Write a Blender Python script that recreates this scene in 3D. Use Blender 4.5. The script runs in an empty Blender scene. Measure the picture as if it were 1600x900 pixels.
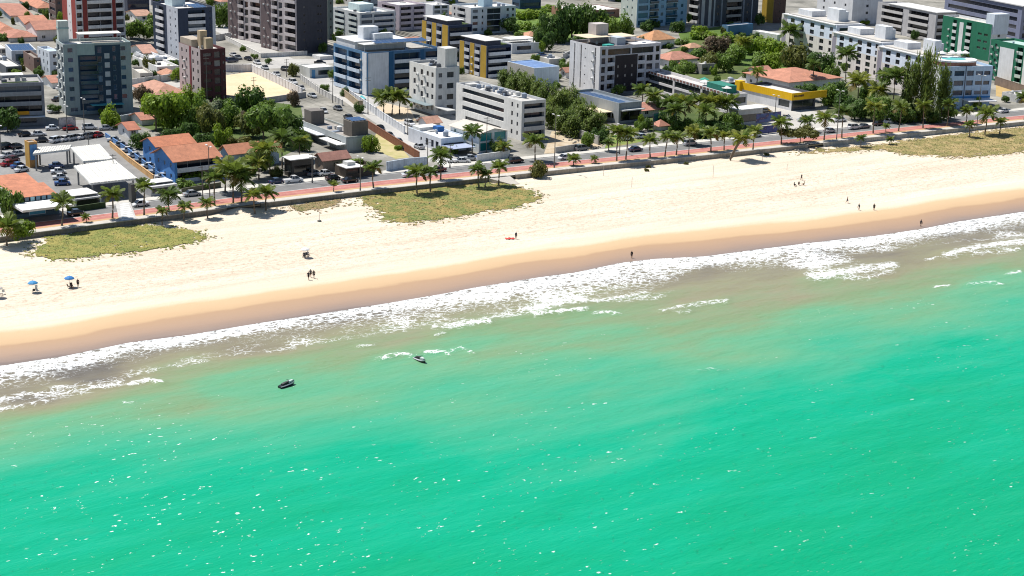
import bpy, math, random
import numpy as np
from mathutils import Vector, Matrix

SC = bpy.context.scene
COL = SC.collection
# ------------------------------------------------------------------ camera, sky, sun, exposure
F, PITCH, ROLL, CAMH = 2550.0, math.radians(16.39), math.radians(1.5), 92.0
fw = np.array([0, math.cos(PITCH), -math.sin(PITCH)])
_r0 = np.array([1.0, 0, 0]); _u0 = np.cross(_r0, fw)
rt = math.cos(ROLL)*_r0 + math.sin(ROLL)*_u0
up = math.cos(ROLL)*_u0 - math.sin(ROLL)*_r0
cam = bpy.data.cameras.new('camera'); cam_o = bpy.data.objects.new('camera', cam); COL.objects.link(cam_o)
cam.sensor_width = 36.0; cam.lens = F/1600*36.0; cam.clip_start = 1.0; cam.clip_end = 20000.0
cam_o.matrix_world = Matrix(((rt[0], up[0], -fw[0], 0), (rt[1], up[1], -fw[1], 0), (rt[2], up[2], -fw[2], CAMH), (0, 0, 0, 1)))
SC.camera = cam_o

SUN_AZ, SUN_EL = math.radians(-58), math.radians(60)      # azimuth from the view direction, towards the right
world = bpy.data.worlds.new('World'); SC.world = world; world.use_nodes = True
wn = world.node_tree.nodes; wl = world.node_tree.links
sky = wn.new('ShaderNodeTexSky'); sky.sky_type = 'NISHITA'; sky.sun_disc = False
sky.sun_elevation = SUN_EL; sky.sun_rotation = SUN_AZ; sky.air_density = 1.0; sky.dust_density = 0.3
wl.new(sky.outputs[0], wn['Background'].inputs[0]); wn['Background'].inputs[1].default_value = 0.078
sd = bpy.data.lights.new('sun', 'SUN'); sd.energy = 5.0; sd.angle = math.radians(0.5); sd.color = (1.0, 0.965, 0.90)
sun_o = bpy.data.objects.new('sun', sd); COL.objects.link(sun_o)
sdir = Vector((math.sin(SUN_AZ)*math.cos(SUN_EL), math.cos(SUN_AZ)*math.cos(SUN_EL), math.sin(SUN_EL)))
sun_o.rotation_euler = sdir.to_track_quat('Z', 'Y').to_euler()
vs = SC.view_settings; vs.view_transform = 'Standard'; vs.look = 'None'; vs.gamma = 1.0; vs.use_curve_mapping = False
vs.exposure = 0.42
SC.cycles.filter_width = 1.1; SC.cycles.max_bounces = 4; SC.cycles.diffuse_bounces = 2; SC.cycles.glossy_bounces = 2; SC.cycles.transmission_bounces = 2; SC.cycles.caustics_reflective = False; SC.cycles.caustics_refractive = False

# ------------------------------------------------------------------ where things stand (metres; camera over the origin)
def G(x, y, z=0.0):
    d = fw*F + rt*(x-800) + up*(450-y)
    t = (z-CAMH)/d[2]
    return np.array([0, 0, CAMH]) + d*t
def PXV(p):
    q = np.asarray(p, float) - np.array([0, 0, CAMH]); w = q@fw
    return 800+F*(q@rt)/w, 450-F*(q@up)/w
def ppm(x, y):                      # photo pixels per metre at a ground point
    return F/np.dot(G(x, y)-np.array([0, 0, CAMH]), fw)
def height(g, ytop):
    lo, hi = 0.0, 90.0
    for _ in range(40):
        m = (lo+hi)/2
        if PXV((g[0], g[1], m))[1] > ytop: lo = m
        else: hi = m
    return lo
rnd = random.Random(7)
R = math.radians

# ------------------------------------------------------------------ materials
MATS = {}
def newmat(name):
    m = bpy.data.materials.new(name); m.use_nodes = True
    return m, m.node_tree.nodes, m.node_tree.links, m.node_tree.nodes['Principled BSDF']
def val(nt, op, a, b=None, c=None, clamp=False):
    n = nt.nodes.new('ShaderNodeMath'); n.operation = op; n.use_clamp = clamp
    for i, v in enumerate((a, b, c)):
        if v is None: continue
        if isinstance(v, (int, float)): n.inputs[i].default_value = v
        else: nt.links.new(v, n.inputs[i])
    return n.outputs[0]
def mix(nt, f, a, b):
    n = nt.nodes.new('ShaderNodeMix'); n.data_type = 'RGBA'
    for s, v in ((n.inputs[0], f), (n.inputs[6], a), (n.inputs[7], b)):
        if isinstance(v, (int, float)): s.default_value = v
        elif isinstance(v, tuple): s.default_value = (*v[:3], 1)
        else: nt.links.new(v, s)
    return n.outputs[2]
def noise(nt, vec, scale, detail=3, rough=0.55, dim='3D'):
    n = nt.nodes.new('ShaderNodeTexNoise'); n.inputs['Scale'].default_value = scale
    n.inputs['Detail'].default_value = detail; n.inputs['Roughness'].default_value = rough
    nt.links.new(vec, n.inputs['Vector']); return n.outputs['Fac']
def pos(nt): return nt.nodes.new('ShaderNodeNewGeometry').outputs['Position']
def mapv(nt, vec, scale=(1, 1, 1), rot=(0, 0, 0)):
    n = nt.nodes.new('ShaderNodeMapping'); n.inputs['Scale'].default_value = scale; n.inputs['Rotation'].default_value = rot
    nt.links.new(vec, n.inputs['Vector']); return n.outputs[0]
def ramp(nt, f, stops, interp='LINEAR'):
    n = nt.nodes.new('ShaderNodeValToRGB'); n.color_ramp.interpolation = interp
    e = n.color_ramp.elements
    while len(e) < len(stops): e.new(0.5)
    for k, (p, c) in zip(e, stops): k.position = p; k.color = (*c, 1) if len(c) == 3 else c
    nt.links.new(f, n.inputs[0]); return n.outputs[0]
def bump(nt, h, strength, dist=0.1):
    n = nt.nodes.new('ShaderNodeBump'); n.inputs['Strength'].default_value = strength; n.inputs['Distance'].default_value = dist
    nt.links.new(h, n.inputs['Height']); return n.outputs[0]

def M(col, rough=0.75, var=0.18, scale=0.35, streak=True, spec=0.3):
    """weathered painted / rendered surface"""
    key = ('M', col, rough, var, scale, streak)
    if key in MATS: return MATS[key]
    m, N, L, b = newmat('paint_%d' % len(MATS)); nt = m.node_tree
    p = pos(nt)
    f = noise(nt, p, scale, 4, 0.6)
    f2 = noise(nt, mapv(nt, p, (2.2, 2.2, 0.18)), 1.0, 3, 0.6) if streak else noise(nt, p, 2.5, 3, 0.6)
    ff = val(nt, 'MULTIPLY_ADD', f2, 0.5, val(nt, 'MULTIPLY', f, 0.5))
    ff = val(nt, 'MULTIPLY_ADD', ff, 2.4, -0.7, clamp=True)
    lo = tuple(c*(1-var*1.6) for c in col); hi = tuple(min(1, c*(1+var*0.35)) for c in col)
    L.new(mix(nt, ff, lo, hi), b.inputs['Base Color'])
    b.inputs['Roughness'].default_value = rough; b.inputs['Specular IOR Level'].default_value = spec
    MATS[key] = m; return m
def MG(col, rough=0.12):
    """window glass, each pane with a tone of its own"""
    key = ('G', col)
    if key in MATS: return MATS[key]
    m, N, L, b = newmat('glass_%d' % len(MATS)); nt = m.node_tree
    oi = N.new('ShaderNodeObjectInfo').outputs['Random']
    f = ramp(nt, oi, [(0, tuple(c*0.5 for c in col)), (0.55, col), (0.9, tuple(c*1.5 for c in col)), (0.96, tuple(min(.5, c*2+.12) for c in col)), (1, tuple(min(.5, c*2+.16) for c in col))])
    L.new(f, b.inputs['Base Color']); b.inputs['Roughness'].default_value = rough
    b.inputs['Specular IOR Level'].default_value = 0.6
    MATS[key] = m; return m
def MTILE(col=(0.46, 0.155, 0.07)):
    key = ('T', col)
    if key in MATS: return MATS[key]
    m, N, L, b = newmat('tile_%d' % len(MATS)); nt = m.node_tree; col = (col[0]*.98, col[1]*1.12, col[2]*1.3)
    tc = N.new('ShaderNodeTexCoord').outputs['Object']
    f = noise(nt, tc, 0.5, 5, 0.7); g = noise(nt, tc, 3.5, 2, 0.5)
    a = mix(nt, ramp(nt, f, [(0.3, (0, 0, 0)), (0.7, (1, 1, 1))]), tuple(c*0.72 for c in col), tuple(min(1, c*1.2) for c in col))
    a = mix(nt, ramp(nt, g, [(0.60, (0, 0, 0)), (0.74, (.75, .75, .75))]), a, (0.20, 0.10, 0.06))
    L.new(a, b.inputs['Base Color']); b.inputs['Roughness'].default_value = 0.85
    w = N.new('ShaderNodeTexWave'); w.bands_direction = 'X'; w.inputs['Scale'].default_value = 1.3; w.inputs['Distortion'].default_value = 0.4
    L.new(tc, w.inputs['Vector'])
    L.new(bump(nt, w.outputs['Fac'], 0.7, 0.12), b.inputs['Normal'])
    MATS[key] = m; return m
def MLEAF(col, dark=0.45, rough=0.55):
    key = ('L', col)
    if key in MATS: return MATS[key]
    m, N, L, b = newmat('leaf_%d' % len(MATS)); nt = m.node_tree
    oi = N.new('ShaderNodeObjectInfo').outputs['Random']; p = pos(nt)
    f = noise(nt, p, 1.1, 3, 0.7)
    a = mix(nt, ramp(nt, f, [(0.32, (0, 0, 0)), (0.68, (1, 1, 1))]), tuple(c*dark for c in col), tuple(c*1.5 for c in col))
    a = mix(nt, val(nt, 'MULTIPLY', oi, 0.3), a, (col[0]*1.6, col[1]*1.35, col[2]*0.8))
    L.new(a, b.inputs['Base Color']); b.inputs['Roughness'].default_value = rough; b.inputs['Specular IOR Level'].default_value = 0.3
    tr = N.new('ShaderNodeBsdfTranslucent'); L.new(a, tr.inputs[0])
    ms = N.new('ShaderNodeMixShader'); ms.inputs[0].default_value = 0.42
    out = N['Material Output']; L.new(b.outputs[0], ms.inputs[1]); L.new(tr.outputs[0], ms.inputs[2]); L.new(ms.outputs[0], out.inputs[0])
    MATS[key] = m; return m
def MGROUND(c1, c2, s1=0.12, s2=1.6, rough=0.9, c3=None):
    key = ('D', c1, c2, s1, s2)
    if key in MATS: return MATS[key]
    m, N, L, b = newmat('ground_%d' % len(MATS)); nt = m.node_tree; p = pos(nt)
    a = mix(nt, ramp(nt, noise(nt, p, s1, 5, 0.65), [(0.35, (0, 0, 0)), (0.65, (1, 1, 1))]), c1, c2)
    g = noise(nt, p, s2, 4, 0.7)
    a = mix(nt, ramp(nt, g, [(0.3, (.35, .35, .35)), (0.62, (0, 0, 0))]), a, c3 or tuple(c*0.6 for c in c1))
    L.new(a, b.inputs['Base Color']); b.inputs['Roughness'].default_value = rough; b.inputs['Specular IOR Level'].default_value = 0.2
    L.new(bump(nt, g, 0.4, 0.15), b.inputs['Normal'])
    MATS[key] = m; return m
def MPLAIN(col, rough=0.5, metal=0.0, spec=0.5, coat=0.0):
    key = ('P', col, rough, metal, coat)
    if key in MATS: return MATS[key]
    m, N, L, b = newmat('plain_%d' % len(MATS)); nt = m.node_tree
    oi = N.new('ShaderNodeObjectInfo').outputs['Random']
    f = noise(nt, pos(nt), 1.5, 2, 0.5)
    L.new(mix(nt, val(nt, 'MULTIPLY_ADD', f, 0.5, val(nt, 'MULTIPLY', oi, 0.4)), tuple(c*0.85 for c in col), tuple(min(1, c*1.12) for c in col)), b.inputs['Base Color'])
    b.inputs['Roughness'].default_value = rough; b.inputs['Metallic'].default_value = metal
    b.inputs['Specular IOR Level'].default_value = spec; b.inputs['Coat Weight'].default_value = coat
    MATS[key] = m; return m

WHITE = (0.80, 0.79, 0.77); OFFW = (0.70, 0.68, 0.64); GREY = (0.42, 0.42, 0.41); CONC = (0.5, 0.49, 0.46)
GLASS = (0.018, 0.026, 0.04); BLUEG = (0.02, 0.06, 0.12); TEALG = (0.02, 0.16, 0.19)

# ------------------------------------------------------------------ mesh helpers
class MB:
    def __init__(s): s.v = []; s.f = []; s.m = []
    def quad(s, a, b, c, d, m=0):
        n = len(s.v); s.v += [tuple(a), tuple(b), tuple(c), tuple(d)]; s.f.append((n, n+1, n+2, n+3)); s.m.append(m)
    def poly(s, pts, m=0):
        n = len(s.v); s.v += [tuple(p) for p in pts]; s.f.append(tuple(range(n, n+len(pts)))); s.m.append(m)
    def box(s, x0, y0, z0, x1, y1, z1, m=0, bottom=True):
        n = len(s.v)
        s.v += [(x0, y0, z0), (x1, y0, z0), (x1, y1, z0), (x0, y1, z0), (x0, y0, z1), (x1, y0, z1), (x1, y1, z1), (x0, y1, z1)]
        fs = [(4, 5, 6, 7), (0, 1, 5, 4), (1, 2, 6, 5), (2, 3, 7, 6), (3, 0, 4, 7)] + ([(3, 2, 1, 0)] if bottom else [])
        s.f += [tuple(n+i for i in f) for f in fs]; s.m += [m]*len(fs)
    def prism(s, pts, z0, z1, m=0, top=None):
        n = len(pts)
        for i in range(n):
            a, b = pts[i], pts[(i+1) % n]; s.quad((a[0], a[1], z0), (b[0], b[1], z0), (b[0], b[1], z1), (a[0], a[1], z1), m)
        s.poly([(p[0], p[1], z1) for p in pts], m if top is None else top)
        s.poly([(p[0], p[1], z0) for p in reversed(pts)], m)
    def tube(s, pts, rad, n=6, m=0, cap=True):
        pts = [Vector(p) for p in pts]; rings = []
        for i, p in enumerate(pts):
            t = (pts[min(i+1, len(pts)-1)]-pts[max(i-1, 0)]).normalized()
            a = t.cross(Vector((0, 0, 1)));  a = Vector((1, 0, 0)) if a.length < 1e-3 else a.normalized()
            b = t.cross(a); r = rad[i] if isinstance(rad, (list, tuple)) else rad
            k = len(s.v)
            for j in range(n):
                q = p+a*math.cos(2*math.pi*j/n)*r+b*math.sin(2*math.pi*j/n)*r; s.v.append(tuple(q))
            rings.append(k)
        for k0, k1 in zip(rings, rings[1:]):
            for j in range(n):
                s.f.append((k0+j, k0+(j+1) % n, k1+(j+1) % n, k1+j)); s.m.append(m)
        if cap:
            s.f.append(tuple(rings[0]+j for j in range(n))); s.m.append(m); s.f.append(tuple(rings[-1]+j for j in reversed(range(n)))); s.m.append(m)
    def mesh(s, name, mats, smooth=False):
        me = bpy.data.meshes.new(name); me.from_pydata(s.v, [], s.f)
        for m in mats: me.materials.append(m)
        if len(mats) > 1: me.polygons.foreach_set('material_index', s.m)
        if smooth: me.polygons.foreach_set('use_smooth', [True]*len(me.polygons))
        me.update(); return me
    def build(s, name, mats, parent=None, loc=(0, 0, 0), rz=0.0, smooth=False):
        return put(name, s.mesh(name, mats if isinstance(mats, list) else [mats], smooth), parent, loc, rz)
def put(name, me, parent=None, loc=(0, 0, 0), rz=0.0, scale=None, rot=None):
    o = bpy.data.objects.new(name, me); COL.objects.link(o)
    o.location = loc; o.rotation_euler = rot if rot is not None else (0, 0, rz)
    if scale is not None: o.scale = scale if isinstance(scale, tuple) else (scale,)*3
    if parent is not None: o.parent = parent
    return o
def tag(o, label, cat, group=None):
    o['label'] = label; o['category'] = cat
    if group: o['group'] = group
    return o
def thing(name, label, cat, loc=(0, 0, 0), rz=0.0, group=None, scale=None):
    return tag(put(name, None, None, loc, rz, scale), label, cat, group)
def struct(o, kind='structure'): o['kind'] = kind; return o
MESHC = {}
def cached(key, fn):
    if key not in MESHC: MESHC[key] = fn()
    return MESHC[key]
# ------------------------------------------------------------------ coast lines
WPX = [(20,369.3),(66.7,363.3),(120,356.7),(200,345.9),(260,338.6),(345,327.2),(400,319.8),(466.7,312),(533,304),(600,296.4),(666.7,289.3),(733,282.2),(800,275),(866.7,267.6),(933,260.8),(1000,254.3),(1066.7,247.6),(1144,239.5),(1200,233.6),(1266.7,226.6),(1346.7,217.6),(1400,212.1),(1460,205.6),(1506.7,200.7),(1600,191.3)]
SPX = [(0,572),(100,557),(200,536),(300,523),(400,506),(500,491),(600,475),(700,458),(740,450),(840,434),(900,426),(970,411),(1020,405),(1100,401),(1200,388),(1300,376),(1366,369),(1440,358),(1500,346),(1600,331)]
ZW = -2.5                                   # still water
def extend(P, d=900.0):
    a = P[0]-P[3]; a /= np.linalg.norm(a); b = P[-1]-P[-4]; b /= np.linalg.norm(b)
    return np.vstack([P[0]+a*d, P[0]+a*d*.3, P, P[-1]+b*d*.3, P[-1]+b*d])
WL = extend(np.array([G(*p)[:2] for p in WPX])); SL = extend(np.array([G(p[0], p[1], ZW)[:2] for p in SPX]))
def pdist(pts, line):
    """signed distance (positive on the sea side) and arc length of the foot"""
    pts = np.atleast_2d(pts); best = np.full(len(pts), 1e9); sg = np.zeros(len(pts)); al = np.zeros(len(pts)); acc = 0.0
    for a, b in zip(line[:-1], line[1:]):
        d = b-a; L = np.hypot(*d); t = np.clip(((pts-a)@d)/L**2, 0, 1); q = a+t[:, None]*d
        e = np.hypot(*(pts-q).T); c = d[0]*(pts[:, 1]-a[1])-d[1]*(pts[:, 0]-a[0])
        k = e < best; best[k] = e[k]; sg[k] = np.where(c[k] > 0, -1, 1); al[k] = acc+t[k]*L; acc += L
    return best*sg, al
RAMP = [G(372, 325)[:2], G(1278, 230)[:2]]
def zsand(pts):
    pts = np.atleast_2d(pts)
    dw, _ = pdist(pts, WL); ds, _ = pdist(pts, SL)
    t = np.clip(dw/np.maximum(dw-ds, 1e-3), -0.05, 1.0)
    z = -0.95-1.52*np.where(t > 0, np.abs(t)**1.25, 0)
    z = np.where(ds > 0, ZW+0.03-ds*0.045, z)
    for c, r, h in ((RAMP[0], 3.2, 0.95), (RAMP[1], 1.6, 0.9)):
        e = np.hypot(*(pts-c).T); z = z+h*np.exp(-(e/r)**2)
    return z
def GS(x, y):
    """point on the beach under a photo pixel"""
    z = -1.5
    for _ in range(6): p = G(x, y, z); z = float(zsand(p[:2])[0])
    return np.array([p[0], p[1], z])
def interp(px, P): return np.interp(px, [p[0] for p in P], [p[1] for p in P])
def resample(line, step):
    L = np.concatenate([[0], np.cumsum(np.hypot(*np.diff(line, axis=0).T))]); s = np.arange(0, L[-1], step)
    return np.stack([np.interp(s, L, line[:, i]) for i in (0, 1)], 1)
def smooth_line(P, n=3):
    P = P.copy()
    for _ in range(n): P[1:-1] = (P[:-2]+2*P[1:-1]+P[2:])/4
    return P
WR = smooth_line(resample(WL, 3.0), 6)
TN = np.gradient(WR, axis=0); TN /= np.hypot(*TN.T)[:, None]; NI = np.stack([-TN[:, 1], TN[:, 0]], 1)   # inland normal
WPIX = PXV(np.c_[WR, np.zeros(len(WR))])[0]
def lattr(me, name, vals):
    a = me.attributes.new(name, 'FLOAT', 'POINT'); a.data.foreach_set('value', np.asarray(vals, np.float32))
def grid_mesh(name, pts, ny, nx, mat):
    me = bpy.data.meshes.new(name); f = []
    for j in range(ny-1):
        for i in range(nx-1):
            a = j*nx+i; f.append((a, a+1, a+nx+1, a+nx))
    me.from_pydata([tuple(p) for p in pts], [], f); me.materials.append(mat)
    me.polygons.foreach_set('use_smooth', [True]*len(me.polygons)); me.update(); return me

# value noise in numpy for large shapes
def vnoise(x, y, seed=0):
    def h(i, j): 
        n = (i*374761393+j*668265263+seed*982451653) & 0x7fffffff; n = ((n ^ (n >> 13))*1274126177) & 0x7fffffff
        return ((n ^ (n >> 16)) & 0xffff)/65535.0
    xi, yi = np.floor(x).astype(np.int64), np.floor(y).astype(np.int64); fx, fy = x-xi, y-yi
    fx = fx*fx*(3-2*fx); fy = fy*fy*(3-2*fy)
    return (h(xi, yi)*(1-fx)+h(xi+1, yi)*fx)*(1-fy)+(h(xi, yi+1)*(1-fx)+h(xi+1, yi+1)*fx)*fy
def fbm(x, y, seed=0, o=4):
    return sum(vnoise(x*2**k, y*2**k, seed+k)*0.5**k for k in range(o))/sum(0.5**k for k in range(o))

# ------------------------------------------------------------------ beach
def make_beach():
    xs = np.concatenate([[-2600, -1500, -900], np.arange(-600, 2250, 9), [2600, 3300, 4500]])
    ts = np.concatenate([np.linspace(-0.03, 0.06, 5), np.linspace(0.08, 1.0, 60), np.linspace(1.03, 1.5, 8)])
    # matching stations on both lines
    wx = PXV(np.c_[WR, np.zeros(len(WR))])[0]; order = np.argsort(wx)
    LW = np.concatenate([[0], np.cumsum(np.hypot(*np.diff(WL, axis=0).T))]); LS = np.concatenate([[0], np.cumsum(np.hypot(*np.diff(SL, axis=0).T))])
    k = np.linspace(0, 1, len(xs)); k = np.interp(k, [0, .02, .98, 1], [0, .25, .75, 1])
    A = np.stack([np.interp(k*LW[-1], LW, WL[:, i]) for i in (0, 1)], 1); B = np.stack([np.interp(k*LS[-1], LS, SL[:, i]) for i in (0, 1)], 1)
    P = A[None]*(1-ts[:, None, None])+B[None]*ts[:, None, None]; P = P.reshape(-1, 2)
    z = zsand(P)
    dw, al = pdist(P, WL); ds, _ = pdist(P, SL)
    z += (fbm(P[:, 0]/7, P[:, 1]/7, 3)-.5)*0.22*np.clip(dw/4, 0, 1)*np.clip(-ds/25, 0, 1)
    t = np.clip(dw/np.maximum(dw-ds, 1e-3), 0, 1.3); t = np.where(ds > 0, 1.01, t)
    p3 = np.c_[P, z]; px, py = PXV(p3)
    tp = (py-interp(px, WPX))/(interp(px, SPX)-interp(px, WPX))
    m, N, L, b = newmat('sand'); nt = m.node_tree; p = pos(nt)
    at = N.new('ShaderNodeAttribute'); at.attribute_name = 'shore'
    along = mapv(nt, p, (1, 1, 1), (0, 0, R(-34)))
    st = noise(nt, mapv(nt, along, (0.028, 0.20, 0.2)), 1.0, 5, 0.6)
    wob = noise(nt, mapv(nt, along, (0.03, 0.06, 0.05)), 1.0, 5, 0.6)
    s = val(nt, 'ADD', at.outputs['Fac'], val(nt, 'MULTIPLY_ADD', wob, 0.10, -0.05))
    dry = mix(nt, ramp(nt, st, [(0.35, (0, 0, 0)), (0.65, (1, 1, 1))]), (0.70, 0.615, 0.50), (0.60, 0.505, 0.395))
    fine = noise(nt, p, 0.9, 5, 0.75); fine_ = fine
    trod = ramp(nt, s, [(0.0, (.12, .12, .12)), (0.22, (.2, .2, .2)), (0.34, (1, 1, 1)), (0.52, (1, 1, 1)), (0.62, (.5, .5, .5)), (0.72, (0, 0, 0))])
    prints = ramp(nt, noise(nt, mapv(nt, along, (0.55, 1.1, 1)), 1.3, 4, 0.8), [(0.32, (1, 1, 1)), (0.50, (0, 0, 0))])
    dry = mix(nt, val(nt, 'MULTIPLY', val(nt, 'MULTIPLY', trod, prints), 0.95), dry, (0.36, 0.265, 0.18))
    trk = N.new('ShaderNodeTexWave'); trk.wave_type = 'BANDS'; trk.bands_direction = 'Y'; trk.inputs['Scale'].default_value = 0.055; trk.inputs['Distortion'].default_value = 3.0; trk.inputs['Detail'].default_value = 2; trk.inputs['Detail Scale'].default_value = 0.08; L.new(along, trk.inputs['Vector'])
    dry = mix(nt, val(nt, 'MULTIPLY', ramp(nt, trk.outputs['Fac'], [(0.94, (0, 0, 0)), (0.985, (1, 1, 1))]), val(nt, 'MULTIPLY', fine_, 0.4)), dry, (0.45, 0.34, 0.23))
    dry = mix(nt, val(nt, 'MULTIPLY', ramp(nt, fine, [(0.38, (1, 1, 1)), (0.6, (0, 0, 0))]), 0.12), dry, (0.5, 0.385, 0.25))
    wetc = ramp(nt, s, [(0.60, (0.66, 0.575, 0.465)), (0.72, (0.61, 0.495, 0.36)), (0.755, (0.53, 0.375, 0.225)), (0.835, (0.475, 0.325, 0.19)), (0.852, (0.37, 0.24, 0.145)), (0.93, (0.335, 0.225, 0.155)), (0.985, (0.27, 0.195, 0.15)), (1.0, (0.20, 0.15, 0.12))])
    f = ramp(nt, s, [(0.66, (0, 0, 0)), (0.755, (1, 1, 1))])
    L.new(mix(nt, f, dry, wetc), b.inputs['Base Color'])
    L.new(ramp(nt, s, [(0.83, (.9, .9, .9)), (0.93, (.5, .5, .5)), (0.98, (.28, .28, .28))]), b.inputs['Roughness'])
    L.new(bump(nt, val(nt, 'MULTIPLY', val(nt, 'ADD', fine, st), ramp(nt, s, [(0.6, (1, 1, 1)), (0.8, (.12, .12, .12))])), 0.8, 0.45), b.inputs['Normal'])
    b.inputs['Specular IOR Level'].default_value = 0.3
    me = grid_mesh('beach', p3, len(ts), len(xs), m)
    far = (px < -300) | (px > 1900)
    lattr(me, 'shore', np.where(far, t, tp))
    struct(put('beach', me))
make_beach()

# ------------------------------------------------------------------ sea
FOAM = [(-500,700),(0,640),(60,632),(150,612),(200,596),(250,580),(330,572),(420,556),(520,534),(600,522),(700,511),(760,502),(850,490),(900,482),(960,474),(1030,468),(1060,452),(1100,436),(1200,437),(1270,431),(1310,420),(1350,412),(1385,396),(1440,386),(1500,378),(1560,376),(1600,372),(2100,330)]
CORE = [(-500,672),(0,610),(80,595),(140,580),(200,562),(280,552),(340,536),(420,522),(500,514),(600,502),(700,492),(800,486),(900,474),(1000,462),(1050,440),(1090,424),(1200,425),(1280,418),(1330,404),(1380,388),(1440,380),(1500,368),(1600,356),(2100,300)]
TURB = [(-500,760),(0,668),(120,640),(260,612),(340,590),(420,572),(500,562),(580,548),(680,540),(780,528),(900,505),(1000,502),(1100,508),(1200,500),(1290,474),(1400,470),(1500,450),(1600,430),(2100,380)]
DEEP = [(-500,820),(0,760),(150,745),(300,742),(430,735),(520,715),(640,700),(760,712),(850,700),(1000,672),(1100,640),(1250,600),(1400,566),(1500,548),(1600,530),(2100,460)]
# breaking crests: polyline, half width (px), strength, height (m)
CREST = [([(594,562),(612,556),(636,555),(652,560)],3.0,.72,.3),([(662,551),(690,549),(700,553)],2.6,.7,.25),([(706,548),(722,544),(738,552)],2.4,.7,.25),
 ([(1268,432),(1300,429),(1340,424),(1392,417)],8.0,.95,.45),([(1320,436),(1360,434),(1395,426)],3.5,.6,.2),
 ([(1450,406),(1466,403)],2.4,.9,.2),([(1480,400),(1510,392),(1560,384),(1604,380)],6.5,1.0,.45),([(1520,397),(1560,394),(1590,390)],4.5,.75,.2),
 ([(1460,448),(1480,446)],2.0,.9,.15),([(1515,444),(1548,441),(1565,446)],3.0,.6,.2),([(1575,428),(1592,424)],2.6,.8,.2),
 ([(680,512),(712,508),(760,503)],6.0,.85,.35),([(840,492),(880,487),(915,484)],3.4,.95,.3),([(930,489),(950,487),(964,490)],3.2,.85,.2),
 ([(1036,486),(1060,480),(1100,474),(1134,471)],4.0,.62,.3),([(1060,489),(1076,487)],3.0,.5,.2),
 ([(205,600),(230,593),(252,597)],3.0,.95,.3),([(560,541),(585,539)],2.2,.55,.2),([(1090,580),(1110,576),(1124,580)],2.0,.42,.25),([(680,525),(692,521)],2.2,.75,.2),
 ([(80,607),(105,605),(112,610)],2.6,.7,.2),([(195,629),(210,629)],1.8,.6,.1),([(1225,375),(1260,379)],3,.8,.2),
 ([(0,640),(30,636),(70,628)],4,.65,.25),([(140,607),(180,602),(190,598)],4,.75,.25),([(880,474),(940,470),(1010,458)],3.2,.7,.25)]
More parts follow.
